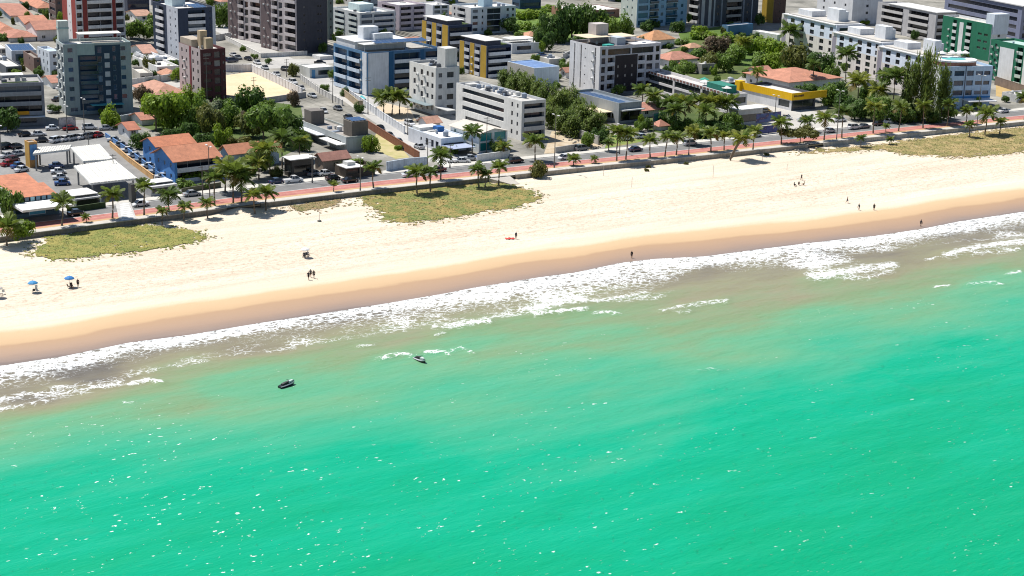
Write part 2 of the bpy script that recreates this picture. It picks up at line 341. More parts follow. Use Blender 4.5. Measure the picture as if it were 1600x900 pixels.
def make_sea():
    xs = np.concatenate([[-2200, -1400, -900], np.arange(-560, 2170, 6.5), [2500, 3000, 4000]])
    vs_ = np.concatenate([np.linspace(0, 0.45, 135), np.linspace(0.455, 1.0, 75)[1:], [1.15, 1.4]])
    ys0 = np.interp(xs, [p[0] for p in [(-560, 672)]+SPX+[(2160, 270)]], [p[1] for p in [(-560, 672)]+SPX+[(2160, 270)]])
    X = np.tile(xs, (len(vs_), 1)); Y = ys0[None]+(1010-ys0)[None]*vs_[:, None]
    d = fw[None, None]*F+rt[None, None]*(X[..., None]-800)+up[None, None]*(450-Y[..., None])
    t = (ZW-CAMH)/d[..., 2]; P = (np.array([0, 0, CAMH])+d*t[..., None]).reshape(-1, 3)
    x, y = X.ravel(), Y.ravel()
    ds, al = pdist(P[:, :2], SL); ds = np.maximum(ds, 0)
    n1 = fbm(al/14, ds/9, 11); n2 = fbm(al/5, ds/4, 21); n3 = fbm(al/40, ds/25, 31)
    jit = (n1-.5)*22
    fo, co, tu, de = (interp(x, Q) for Q in (FOAM, CORE, TURB, DEEP))
    ys = np.interp(x, xs, ys0)
    u = (y-ys)/np.maximum(fo-ys, 4)
    cw = np.clip((co-ys)/np.maximum(fo-ys, 4), .15, .9)
    foam = np.where(u < cw, 1.0-0.42*(u/cw)**1.6, 0.58*(1-(u-cw)/(1.02-cw)))
    foam = np.where(u > 1.02, 0, foam)+(n1-.5)*0.75*np.clip(u*3, 0, 1)*np.clip((1.3-u)*3, 0, 1)*(foam > 0)
    foam = np.clip(foam, 0, 1)
    # thinner lace where the backwash runs out, as at the left
    def blob(cx, cy, rx, ry): return np.exp(-(((x-cx)/rx)**2+((y-cy)/ry)**2))
    foam -= .12*blob(160, 585, 60, 14)+.22*blob(330, 555, 90, 14)+.22*blob(1150, 425, 90, 12)+.55*blob(925, 480, 45, 7)+.3*blob(1040, 395, 60, 5)+.6*blob(1340, 402, 60, 8)
    bore = np.sin(u*7.0+1.2+7*n1+5*n3)*0.5+0.5; foam += 0.62*(bore**1.5-.50)*np.clip(u*3.5, 0, 1)*(foam > .05)
    foam = np.clip(foam, 0, 1)
    zz = 0.10*np.clip(1-u, 0, 1)*np.clip(ds/2, 0, 1)
    for line, hw, stg, hh in CREST:
        pl = np.array(line, float); q = np.full(len(x), 1e9); side = np.zeros(len(x))
        for a, b in zip(pl[:-1], pl[1:]):
            dd = b-a; tt = np.clip(((x-a[0])*dd[0]+(y-a[1])*dd[1])/(dd@dd), 0, 1)
            ex, ey = x-(a[0]+tt*dd[0]), y-(a[1]+tt*dd[1]); e = np.hypot(ex*0.55, ey); k = e < q; q[k] = e[k]; side[k] = ey[k]
        g = np.clip(1.25-q/hw+(n2-.5)*1.1, 0, 1)*(q < hw*2.2)
        foam = np.maximum(foam, stg*g); zz += hh*np.exp(-(q/(hw*1.3))**2)
    dep = np.where(y < tu+jit, np.clip((y-ys)/np.maximum(tu+jit-ys, 3), 0, 1)*0.42, 0.42+0.4*np.clip((y-tu-jit)/np.maximum(de+jit*1.6-tu-jit, 12), 0, 1))
    dep -= .24*blob(150, 588, 70, 18)+.2*blob(40, 622, 70, 18)+.10*blob(400, 548, 90, 12)+.14*blob(1375, 430, 40, 7)
    dep += np.where(y > de, np.clip((y-de)/260, 0, 1)*0.2, 0)+(n3-.5)*0.16*np.clip((y-tu)/40+.5, 0, 1)
    for cx, cy, rx, ry, a in ((1080, 500, 120, 22, -.06), (1350, 470, 160, 14, -.06), (1450, 500, 130, 16, -.08), (330, 640, 200, 22, -.08), (950, 540, 120, 18, -.08), (700, 640, 260, 25, -.06), (1180, 560, 150, 18, -.08)):
        dep += a*blob(cx, cy, rx, ry)
    sw = 0.07*np.sin(ds/2.6+7*n3+al/30)+0.05*np.sin(ds/1.3+6*n1-al/18)+0.16*(n1-.5)
    P[:, 2] += zz+sw*np.clip(ds/20, 0, 1)
    P[:, 2] += np.where(ds < .5, 0.04, 0)
    m, N, L, b = newmat('sea_water'); nt = m.node_tree; p = pos(nt)
    along = mapv(nt, p, (1, 1, 1), (0, 0, R(-36)))
    A = lambda n: (lambda a: (setattr(a, 'attribute_name', n), a.outputs['Fac'])[1])(N.new('ShaderNodeAttribute'))
    dn = val(nt, 'ADD', A('dep'), val(nt, 'MULTIPLY_ADD', noise(nt, mapv(nt, along, (0.04, 0.11, 0.1)), 1.0, 5, 0.62), 0.42, -0.21))
    wc = ramp(nt, dn, [(0.0, (0.13, 0.115, 0.095)), (0.10, (0.20, 0.175, 0.12)), (0.22, (0.235, 0.225, 0.135)), (0.36, (0.175, 0.255, 0.13)), (0.48, (0.115, 0.305, 0.165)), (0.68, (0.042, 0.31, 0.178)), (0.84, (0.0005, 0.305, 0.17)), (1.0, (0.0005, 0.275, 0.13))])
    # lace of foam
    wv = N.new('ShaderNodeTexNoise'); wv.inputs['Scale'].default_value = 0.5; wv.inputs['Detail'].default_value = 3; L.new(p, wv.inputs['Vector'])
    vadd = N.new('ShaderNodeVectorMath'); vadd.operation = 'MULTIPLY_ADD'; L.new(wv.outputs['Color'], vadd.inputs[0]); vadd.inputs[1].default_value = (1.7, 1.7, 0); L.new(along, vadd.inputs[2])
    def lace(sc, st):
        vo = N.new('ShaderNodeTexVoronoi'); vo.feature = 'DISTANCE_TO_EDGE'; vo.inputs['Scale'].default_value = sc
        L.new(mapv(nt, vadd.outputs[0], st), vo.inputs['Vector']); return vo.outputs['Distance']
    l1 = val(nt, 'MULTIPLY', lace(0.7, (0.7, 1.0, 0.0)), 2.0); l2 = val(nt, 'MULTIPLY', lace(1.9, (0.7, 1.0, 0.0)), 2.5)
    nz = noise(nt, mapv(nt, along, (0.6, 0.9, 1)), 0.5, 5, 0.75)
    cell = val(nt, 'ADD', val(nt, 'ADD', l1, l2), val(nt, 'MULTIPLY_ADD', nz, 0.9, -0.27))
    fm = val(nt, 'MULTIPLY_ADD', val(nt, 'SUBTRACT', val(nt, 'MULTIPLY', A('foam'), 1.05), cell), 1.7, 0.42, clamp=True)
    fm = val(nt, 'MULTIPLY', fm, val(nt, 'MULTIPLY', A('foam'), 14, clamp=True))
    # chop: low ripples, plus rare steep wavelets that catch the sun
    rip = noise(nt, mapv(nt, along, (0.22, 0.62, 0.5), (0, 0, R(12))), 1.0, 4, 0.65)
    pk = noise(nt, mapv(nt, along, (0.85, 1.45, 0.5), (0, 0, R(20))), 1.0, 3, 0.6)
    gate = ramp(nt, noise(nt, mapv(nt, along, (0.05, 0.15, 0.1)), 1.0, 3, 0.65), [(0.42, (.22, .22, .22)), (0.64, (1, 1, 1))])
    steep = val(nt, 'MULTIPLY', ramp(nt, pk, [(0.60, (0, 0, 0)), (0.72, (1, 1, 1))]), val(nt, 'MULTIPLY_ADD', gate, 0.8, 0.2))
    painted_glint = val(nt, 'MULTIPLY', ramp(nt, pk, [(0.645, (0, 0, 0)), (0.70, (1, 1, 1))]), val(nt, 'MULTIPLY', gate, A('painted_glint')))
    fm = val(nt, 'MAXIMUM', fm, ramp(nt, painted_glint, [(0.22, (0, 0, 0)), (0.5, (1, 1, 1))]))  # sun glints painted into the water colour as white specks, mixed with foam
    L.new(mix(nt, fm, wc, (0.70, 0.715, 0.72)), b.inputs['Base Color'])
    b.inputs['Roughness'].default_value = 0.8; b.inputs['Specular IOR Level'].default_value = 0.05
    h = val(nt, 'ADD', val(nt, 'MULTIPLY', rip, 0.20), val(nt, 'MULTIPLY', steep, 0.9))
    b.inputs['Coat IOR'].default_value = 1.33; b.inputs['Coat Roughness'].default_value = 0.1
    L.new(val(nt, 'MULTIPLY_ADD', fm, -0.45, 0.45), b.inputs['Coat Weight'])
    L.new(bump(nt, h, 0.8, 1.0), b.inputs['Coat Normal'])
    L.new(bump(nt, rip, 0.32, 1.0), b.inputs['Normal'])
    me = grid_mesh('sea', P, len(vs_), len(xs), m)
    lattr(me, 'foam', foam); lattr(me, 'dep', np.clip(dep, 0, 1.1)); lattr(me, 'painted_glint', np.clip(.42+.55*blob(330, 800, 420, 110)+.25*blob(700, 800, 500, 160)+.2*blob(120, 690, 160, 40), 0, 1)*np.clip((y-tu)/30+.6, 0, 1))
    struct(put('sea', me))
make_sea()

# ------------------------------------------------------------------ city ground, road, promenade
GROUNDM = MGROUND((0.14, 0.135, 0.12), (0.37, 0.35, 0.31), 0.06, 0.8, c3=(0.10, 0.10, 0.07))
def strip(name, o0, o1, z0, z1, mat, i0=0, i1=None, kerb=0.0, kind='structure'):
    i1 = len(WR) if i1 is None else i1; mb = MB()
    for i in range(i0, i1-1):
        a, b = WR[i]+NI[i]*o0, WR[i+1]+NI[i+1]*o0; c, d = WR[i+1]+NI[i+1]*o1, WR[i]+NI[i]*o1
        mb.quad((*a, z0), (*b, z0), (*c, z1), (*d, z1))
        if kerb: mb.quad((*a, z0-kerb), (*b, z0-kerb), (*b, z0), (*a, z0)); mb.quad((*d, z1-kerb), (*c, z1-kerb), (*c, z1), (*d, z1))
    return struct(mb.build(name, mat), kind)
strip('ground', 0.3, 4500, -0.06, -0.06, GROUNDM)
ASPH = MGROUND((0.15, 0.15, 0.15), (0.20, 0.195, 0.19), 0.2, 2.0)
strip('promenade', 0.3, 3.2, 0.12, 0.12, MGROUND((0.46, 0.43, 0.38), (0.54, 0.50, 0.45), 0.3, 1.5))
strip('verge', 3.2, 4.9, 0.03, 0.03, MGROUND((0.50, 0.33, 0.17), (0.42, 0.26, 0.15), 0.25, 1.2))
strip('cycle_lane', 4.9, 9.4, 0.0, 0.0, MGROUND((0.36, 0.14, 0.12), (0.46, 0.20, 0.17), 0.3, 1.4))
strip('road', 9.4, 16.2, -0.03, -0.03, ASPH)
strip('pavement', 16.2, 19.4, 0.10, 0.10, MGROUND((0.48, 0.46, 0.42), (0.58, 0.55, 0.50), 0.3, 1.5), kerb=0.14)
LINEM = M((0.72, 0.72, 0.70), 0.6, 0.1)
strip('lane_edge_line', 9.3, 9.52, 0.012, 0.012, LINEM); strip('lane_divider', 7.0, 7.2, 0.006, 0.006, M((0.60, 0.33, 0.28), 0.7))
strip('kerb_line', 15.7, 15.9, -0.022, -0.022, LINEM)
def widx(px): return int(np.argmin(np.abs(WPIX-px)+1e4*(np.hypot(*(WR-G(px, interp(px, WPX))[:2]).T) > 60)))
def seawall(px0, px1, label, body=(0.36, 0.32, 0.27)):
    i0, i1 = widx(px0), widx(px1); o = thing('seawall', label, 'wall', (*WR[i0], 0), group='stretches of the promenade seawall')
    mb, cp = MB(), MB(); base = WR[i0]
    for i in range(i0, i1):
        def q(k, off): return WR[k]+NI[k]*off-base
        a0, a1, b0, b1 = q(i, -0.05), q(i+1, -0.05), q(i, 0.32), q(i+1, 0.32)
        mb.quad((*a0, -2.6), (*a1, -2.6), (*a1, 0.14), (*a0, 0.14)); mb.quad((*b0, -2.6), (*b1, -2.6), (*b1, 0.14), (*b0, 0.14))
        if i == i0: mb.quad((*a0, -2.6), (*b0, -2.6), (*b0, .14), (*a0, .14))
        if i == i1-1: mb.quad((*a1, -2.6), (*b1, -2.6), (*b1, .14), (*a1, .14))
        c0, c1, d0, d1 = q(i, -0.14), q(i+1, -0.14), q(i, 0.42), q(i+1, 0.42)
        cp.quad((*c0, .14), (*c1, .14), (*c1, .30), (*c0, .30)); cp.quad((*c0, .30), (*c1, .30), (*d1, .30), (*d0, .30)); cp.quad((*d0, .14), (*d1, .14), (*d1, .30), (*d0, .30))
        cp.quad((*c0, .14), (*c1, .14), (*d1, .14), (*d0, .14))
        if i in (i0, i1-1):
            e0, e1 = (c0, d0) if i == i0 else (c1, d1); cp.quad((*e0, .14), (*e1, .14), (*e1, .3), (*e0, .3))
    mb.build('wall_face', M(body, 0.9, 0.35, 0.8), o); cp.build('coping', M((0.42, 0.40, 0.37), 0.85, 0.2), o)
seawall(-520, 345, 'low concrete seawall behind the yellow-green grass, ending at the sand ramp by two leaning palms', (0.22, 0.20, 0.18))
seawall(399, 797, 'dark low seawall behind the widest grass patch, ending at a small ramp', (0.24, 0.22, 0.19))
seawall(799, 1268, 'tall weathered stone seawall above the bare white sand', (0.40, 0.35, 0.29))
seawall(1290, 2100, 'pale grey seawall behind the dry golden grass', (0.46, 0.45, 0.42))
# ramp slab down to the sand by the widest grass patch
def pxpoly(pts, z=0.0): return [G(x, y, z) for x, y in pts]
def patch(name, pts, mat, z=-0.05, kind='structure'):
    mb = MB(); mb.poly([(p[0], p[1], z) for p in pxpoly(pts, z)]); return struct(mb.build(name, mat), kind)
rp = [G(764, 278.7, .1), G(797, 275.2, .1), G(812, 287, -.9), G(800, 288, -.9)]
mb = MB(); mb.poly([tuple(p) for p in rp]); mb.poly([(p[0], p[1], -1.6) for p in rp])
for i in range(4):
    a, b2 = rp[i], rp[(i+1) % 4]; mb.quad((a[0], a[1], -1.6), (b2[0], b2[1], -1.6), tuple(b2), tuple(a))
tag(mb.build('access_ramp', M((0.5, 0.46, 0.41), .9)), 'small pale concrete ramp from promenade down to the sand', 'ramp')
STREETM = MGROUND((0.36, 0.35, 0.335), (0.47, 0.455, 0.43), 0.08, 1.5)
patch('side_street', [(662,254),(640,235),(588,193),(540,160),(482,124),(430,95),(356,58),(300,30),(332,30),(388,60),(448,87),(500,112),(560,142),(640,190),(690,228),(722,246)], STREETM, -0.045)
patch('cross_street', [(426,95),(380,100),(352,103),(352,110),(400,108),(452,106),(520,99),(640,86),(640,80),(520,92),(452,92)], STREETM, -0.041)
patch('car_park', [(-200,330),(-200,205),(130,187),(200,185),(335,290),(215,318),(100,330)], MGROUND((0.19,0.188,0.185),(0.28,0.275,0.265),0.08,1.2), -0.045)
patch('sand_lot', [(350,118),(392,112),(468,147),(420,152),(352,152)], MGROUND((0.60,0.47,0.30),(0.70,0.56,0.38),0.1,1.0), -0.04)
patch('forecourt', [(1120,205),(1180,162),(1240,165),(1330,190),(1400,208),(1290,214),(1240,208)], MGROUND((0.40,0.38,0.35),(0.50,0.48,0.44),0.1,1.3), -0.045)
patch('vacant_lot', [(575,230),(590,205),(612,215),(640,246),(618,248)], MGROUND((0.50,0.42,0.24),(0.34,0.32,0.12),0.3,1.2), -0.045)
patch('rubble_lot', [(850,240),(862,205),(900,202),(945,228),(905,238)], MGROUND((0.52,0.44,0.33),(0.38,0.28,0.17),0.3,1.0), -0.045)
patch('lawn', [(945,232),(1000,222),(1010,214),(985,204),(950,214)], MGROUND((0.10,0.20,0.03),(0.30,0.25,0.10),0.15,1.0), -0.04)
patch('dry_lot', [(1556,150),(1600,160),(1640,168),(1640,130),(1556,128)], MGROUND((0.48,0.33,0.14),(0.36,0.27,0.12),0.2,1.0), -0.045)
patch('garden', [(800,12),(862,8),(985,28),(985,62),(880,66),(800,52)], MGROUND((0.09,0.16,0.03),(0.16,0.22,0.05),0.1,0.8), -0.045)
patch('garden', [(1060,52),(1130,40),(1230,60),(1330,140),(1270,150),(1160,110),(1070,80)], MGROUND((0.06,0.11,0.02),(0.12,0.18,0.04),0.1,0.8), -0.045)
patch('garden', [(200,190),(250,152),(340,150),(470,165),(480,225),(420,255),(300,225)], MGROUND((0.06,0.10,0.025),(0.12,0.15,0.05),0.1,0.8), -0.038)
patch('garden', [(1015,205),(1000,160),(1060,160),(1140,178),(1180,205),(1120,222)], MGROUND((0.05,0.08,0.02),(0.10,0.13,0.04),0.1,0.8), -0.038)
patch('garden', [(1290,175),(1310,130),(1480,165),(1520,185),(1410,195)], MGROUND((0.05,0.07,0.02),(0.10,0.11,0.05),0.1,0.8), -0.038)
# zebra crossings
def zebra(name, pts, n, z):
    a, b, c, d = [np.array(p) for p in pxpoly(pts, z)]; mb = MB()
    for i in range(n):
        s0, s1 = (i+.15)/n, (i+.7)/n; mb.quad(a+(b-a)*s0, a+(b-a)*s1, d+(c-d)*s1, d+(c-d)*s0)
    return struct(mb.build(name, LINEM))
patch('raised_crossing', [(187,347),(214,343),(203,315),(180,317)], MGROUND((0.40,0.39,0.38),(0.5,0.49,0.47),0.3,1.5), 0.128)
zebra('crossing_stripes', [(190,345),(187,318),(200,316.5),(211,342)], 9, 0.134)
zebra('crossing_stripes', [(690,262),(712,258),(702,245),(680,249)], 6, -0.025)
# ------------------------------------------------------------------ buildings
def win_mesh(w, h, fr, gl, nm):
    def f():
        mb = MB(); t = 0.05
        mb.quad((t, 0.0, t), (w-t, 0.0, t), (w-t, 0.0, h-t), (t, 0.0, h-t), 1)
        for x0, z0, x1, z1 in ((0, 0, w, t), (0, h-t, w, h), (0, t, t, h-t), (w-t, t, w, h-t)): mb.box(x0, -0.05, z0, x1, 0.05, z1, 0)
        for k in range(1, nm): mb.box(w*k/nm-.025, -0.03, t, w*k/nm+.025, 0.03, h-t, 0)
        return mb.mesh('window', [fr, gl])
    return cached(('win', round(w, 2), round(h, 2), fr.name, gl.name, nm), f)
def balc_mesh(w, pr, h, m, rail):
    def f():
        mb = MB()
        mb.box(0, -pr, -0.18, w, 0.12, 0, 0)
        if rail:
            mb.box(0, -pr, 0.0, w, -pr+.05, h, 1); mb.box(0, -pr+.05, 0, .05, 0, h, 1); mb.box(w-.05, -pr+.05, 0, w, 0, h, 1)
            mb.box(-.02, -pr-.02, h, w+.02, -pr+.06, h+.07, 0)
        else:
            mb.box(0, -pr, 0.0, w, -pr+.14, h, 0); mb.box(0, -pr+.14, 0, .14, 0, h, 0); mb.box(w-.14, -pr+.14, 0, w, 0, h, 0)
        return mb.mesh('balcony', [m, MG((.015,.06,.085))])
    return cached(('bal', round(w, 2), pr, h, m.name, rail), f)
def ac_mesh():
    mb = MB(); mb.box(0, -.42, 0, .85, -.02, .6, 0); mb.box(.1, -.44, .08, .6, -.42, .52, 1); mb.box(.05, -.4, -.06, .1, 0, 0, 1); mb.box(.75, -.4, -.06, .8, 0, 0, 1)
    return mb.mesh('air_conditioner', [M((0.75, 0.75, 0.73)), M((0.15, 0.15, 0.15))])
BLDS = []
class Bld:
    def __init__(s, name, label, cat, xn, yt, yb, xl, xr, rot=34, group=None, hmin=None, depth=None):
        s.g = G(xn, yb); s.H = height(s.g, yt) if yt is not None else hmin; s.rz = R(rot)
        s.eR = np.array([math.cos(s.rz), math.sin(s.rz)]); s.eL = np.array([-s.eR[1], s.eR[0]])
        zz = s.H if yt is not None else 0.0
        def solve(e, xt):
            lo, hi = 0.5, 140.0; inc = PXV((*(s.g[:2]+e), zz))[0] > PXV((*s.g[:2], zz))[0]
            for _ in range(50):
                m = (lo+hi)/2; x = PXV((*(s.g[:2]+e*m), zz))[0]
                if (x < xt) == inc: lo = m
                else: hi = m
            return lo
        s.wr, s.wl = solve(s.eR, xr), solve(s.eL, xl)
        s.root = thing(name, label, cat, (s.g[0], s.g[1], -0.06), s.rz, group)
        s.zm = []; s.label = label; BLDS.append(s)
        if depth: s.wl = depth
    # map from face coordinates (u along the face from the near corner, v up, d inward)
    def fp(s, f, u, v, d): return (u, d, v) if f == 'R' else (d, u, v)
    def place(s, f, name, me, u, w, v, d):
        if f == 'R': return put(name, me, s.root, (u, d, v))
        return put(name, me, s.root, (d, u+w, v), -math.pi/2)
    def face(s, mb, f, U, H, n, spec, fh, v0, mats, frame, glass, m=0):
        holes = []
        for it in spec:
            k = it[0]
            if k == 'w':          # ('w', centre, width, height, sill, f0, f1, mullions)
                _, uc, w, h, sill = it[:5]; f0 = it[5] if len(it) > 5 else 0; f1 = it[6] if len(it) > 6 else n; nm = it[7] if len(it) > 7 else 2
                for i in range(f0, f1):
                    u = uc*U-w/2; v = v0+i*fh+sill
                    if u < .05 or u+w > U-.05 or v+h > H-.1: continue
                    holes.append((u, v, u+w, v+h, .2)); s.place(f, 'window', win_mesh(w, h, frame, glass, nm), u, w, v, .2)
            elif k == 'b':        # ('b', u0, u1, projection, material, rail, f0, f1)
                _, a, b, pr, bm = it[:5]; rail = it[5] if len(it) > 5 else False; f0 = it[6] if len(it) > 6 else 0; f1 = it[7] if len(it) > 7 else n
                for i in range(f0, f1):
                    u, w, v = a*U, (b-a)*U, v0+i*fh; h = fh-.35
                    if v+h > H-.05: h = H-.05-v
                    holes.append((u, v, u+w, v+h, 1.3))
                    s.place(f, 'window', win_mesh(w, h, frame, glass, max(1, int(w/3.2))), u, w, v, 1.3)
                    s.place(f, 'balcony', balc_mesh(w, pr, 1.0, bm, rail), u, w, v, 0.0)
            elif k == 's':        # ('s', u0, u1, height, sill, f0, f1) long band of glazing
                _, a, b, h, sill = it[:5]; f0 = it[5] if len(it) > 5 else 0; f1 = it[6] if len(it) > 6 else n
                for i in range(f0, f1):
                    u, w, v = a*U, (b-a)*U, v0+i*fh+sill
                    if v+h > H-.05: continue
                    holes.append((u, v, u+w, v+h, .35)); s.place(f, 'window', win_mesh(w, h, frame, glass, max(1, int(w/3.2))), u, w, v, .35)
            elif k == 'p':        # ('p', u0, u1, v0, v1, mat) cladding panel, proud of the wall
                _, a, b, va, vb, pm = it; q = MB(); w = (b-a)*U; q.box(0, -.09, 0, w, -.004, (vb-va)*H)
                s.place(f, 'facade_panel', q.mesh('facade_panel', [pm]), a*U, w, va*H, 0.0)
            elif k == 'ac':
                _, uc, sill = it[:3]; f0 = it[3] if len(it) > 3 else 0; f1 = it[4] if len(it) > 4 else n
                for i in range(f0, f1):
                    if rnd.random() < .8: s.place(f, 'air_conditioner', cached('ac', ac_mesh), uc*U, .85, v0+i*fh+sill, 0)
        zn = []
        for it in spec:
            if it[0] == 'z':
                s.zm.append(it[5]); zn.append((it[1]*U, it[3]*H, it[2]*U, it[4]*H, 1+len(s.zm)))
        us = sorted({0.0, U, *[q for h in holes+zn for q in (h[0], h[2])]}); vv = sorted({0.0, H, *[q for h in holes+zn for q in (h[1], h[3])]})
        for a, b in zip(us, us[1:]):
            if b-a < 1e-4: continue
            for c, d in zip(vv, vv[1:]):
                if d-c < 1e-4: continue
                cu, cv = (a+b)/2, (c+d)/2
                if any(h[0] < cu < h[2] and h[1] < cv < h[3] for h in holes): continue
                mi = m
                for h in zn:
                    if h[0] < cu < h[2] and h[1] < cv < h[3]: mi = h[4]
                mb.quad(s.fp(f, a, c, 0), s.fp(f, b, c, 0), s.fp(f, b, d, 0), s.fp(f, a, d, 0), mi)
        for (a, c, b, d, dp) in holes:
            for p, q in (((a, c), (b, c)), ((b, c), (b, d)), ((b, d), (a, d)), ((a, d), (a, c))):
                mb.quad(s.fp(f, *p, 0), s.fp(f, *q, 0), s.fp(f, *q, dp), s.fp(f, *p, dp), m)
    def shell(s, n, Rs=(), Ls=(), wall=WHITE, wallL=None, roofc=(0.70, 0.68, 0.65), fh=None, v0=0.4, frame=(.16,.16,.17), glass=GLASS, parapet=0.8, glassL=None, rough=.75):
        H, a, b = s.H, s.wr, s.wl; fh = fh or (H-parapet-v0+.2)/n
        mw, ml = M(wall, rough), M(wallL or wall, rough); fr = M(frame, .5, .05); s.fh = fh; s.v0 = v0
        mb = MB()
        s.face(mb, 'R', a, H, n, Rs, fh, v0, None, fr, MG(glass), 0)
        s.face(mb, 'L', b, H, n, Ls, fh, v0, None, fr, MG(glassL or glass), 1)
        mb.quad((a, 0, 0), (a, b, 0), (a, b, H), (a, 0, H), 1); mb.quad((0, b, 0), (a, b, 0), (a, b, H), (0, b, H), 0)
        t = .28; zi = H-parapet
        for p in (((0, 0), (a, 0), (a-t, t), (t, t)), ((a, 0), (a, b), (a-t, b-t), (a-t, t)), ((a, b), (0, b), (t, b-t), (a-t, b-t)), ((0, b), (0, 0), (t, t), (t, b-t))):
            mb.quad(*[(x, y, H) for x, y in p], 0)
            mb.quad((*p[3], H), (*p[2], H), (*p[2], zi), (*p[3], zi), 0)
        mb.build('wall', [mw, ml]+s.zm, s.root)
        r = MB(); r.quad((t, t, zi), (a-t, t, zi), (a-t, b-t, zi), (t, b-t, zi)); s.roof = r.build('roof', M(roofc, .85, .3, .25, False), s.root)
        s.zr = zi; return s
    def rbox(s, name, u0, u1, v0, v1, h, col, z=None, mat=None, extra=None):
        """a block standing on the roof; u along the right face, v along the left face (fractions)"""
        z = s.zr if z is None else z; mb = MB(); mb.box(u0*s.wr, v0*s.wl, z, u1*s.wr, v1*s.wl, z+h)
        if extra: mb.box(u0*s.wr-.25, v0*s.wl-.25, z+h, u1*s.wr+.25, v1*s.wl+.25, z+h+.2)
        return mb.build(name, mat or M(col), s.roof if z >= s.zr else s.root)
    def clutter(s, k, seed=1):
        r = random.Random(seed)
        for _ in range(k):
            u, v = r.uniform(.12, .8), r.uniform(.15, .8); t = r.choice(['roof_tank', 'air_conditioner', 'roof_vent', 'skylight'])
            w, d, h = {'roof_tank': (1.6, 1.6, 1.3), 'air_conditioner': (1.2, .7, .8), 'roof_vent': (.5, .5, .9), 'skylight': (2.2, 1.4, .3)}[t]
            mb = MB(); x, y = u*s.wr, v*s.wl
            if x+w > s.wr-.4 or y+d > s.wl-.4: continue
            if t == 'roof_tank': mb.tube([(x+.8, y+.8, s.zr), (x+.8, y+.8, s.zr+h), (x+.8, y+.8, s.zr+h+.25)], [.75, .8, .3], 10)
            else: mb.box(x, y, s.zr, x+w, y+d, s.zr+h)
            mb.build(t, M(r.choice([(.7, .7, .69), (.25, .3, .38), (.5, .5, .48), (.12, .13, .15)])), s.roof)
    def solar(s, u0, u1, v0, v1, nu, nv, z=None, tilt=.5):
        z = s.zr if z is None else z; w, d = (u1-u0)*s.wr/nu, (v1-v0)*s.wl/nv
        def f():
            mb = MB(); q = [(.04, .04, .25), (w-.04, .04, .25), (w-.04, d-.06, .25+tilt), (.04, d-.06, .25+tilt)]
            mb.poly(q, 0); mb.poly([(x, y, zz-.05) for x, y, zz in q][::-1], 1)
            for i in range(4):
                a, b = q[i], q[(i+1) % 4]; mb.quad((a[0], a[1], a[2]-.05), (b[0], b[1], b[2]-.05), b, a, 1)
            mb.box(.1, d-.16, 0, .18, d-.08, .2+tilt, 1); mb.box(w-.2, d-.16, 0, w-.12, d-.08, .2+tilt, 1); mb.box(.1, .06, 0, .18, .14, .2, 1); mb.box(w-.2, .06, 0, w-.12, .14, .2, 1)
            return mb.mesh('solar_panel', [MPLAIN((.03, .07, .16), .15), M((.6, .6, .6))])
        me = f()
        for i in range(nu):
            for j in range(nv): put('solar_panel', me, s.roof, (u0*s.wr+i*w, v0*s.wl+j*d, z))
    def slab(s, name, u0, u1, v0, v1, z, th, col, mat=None, posts=0, ph=2.4):
        mb = MB(); x0, x1, y0, y1 = u0*s.wr, u1*s.wr, v0*s.wl, v1*s.wl; mb.box(x0, y0, z, x1, y1, z+th)
        o = mb.build(name, mat or M(col, .8), s.root)
        if posts:
            for x, y in ((x0+.2, y0+.2), (x1-.3, y0+.2), (x0+.2, y1-.3), (x1-.3, y1-.3)):
                q = MB(); q.box(x, y, z-ph, x+.15, y+.15, z); q.build('post', M((.5, .5, .5)), s.root)
        return o

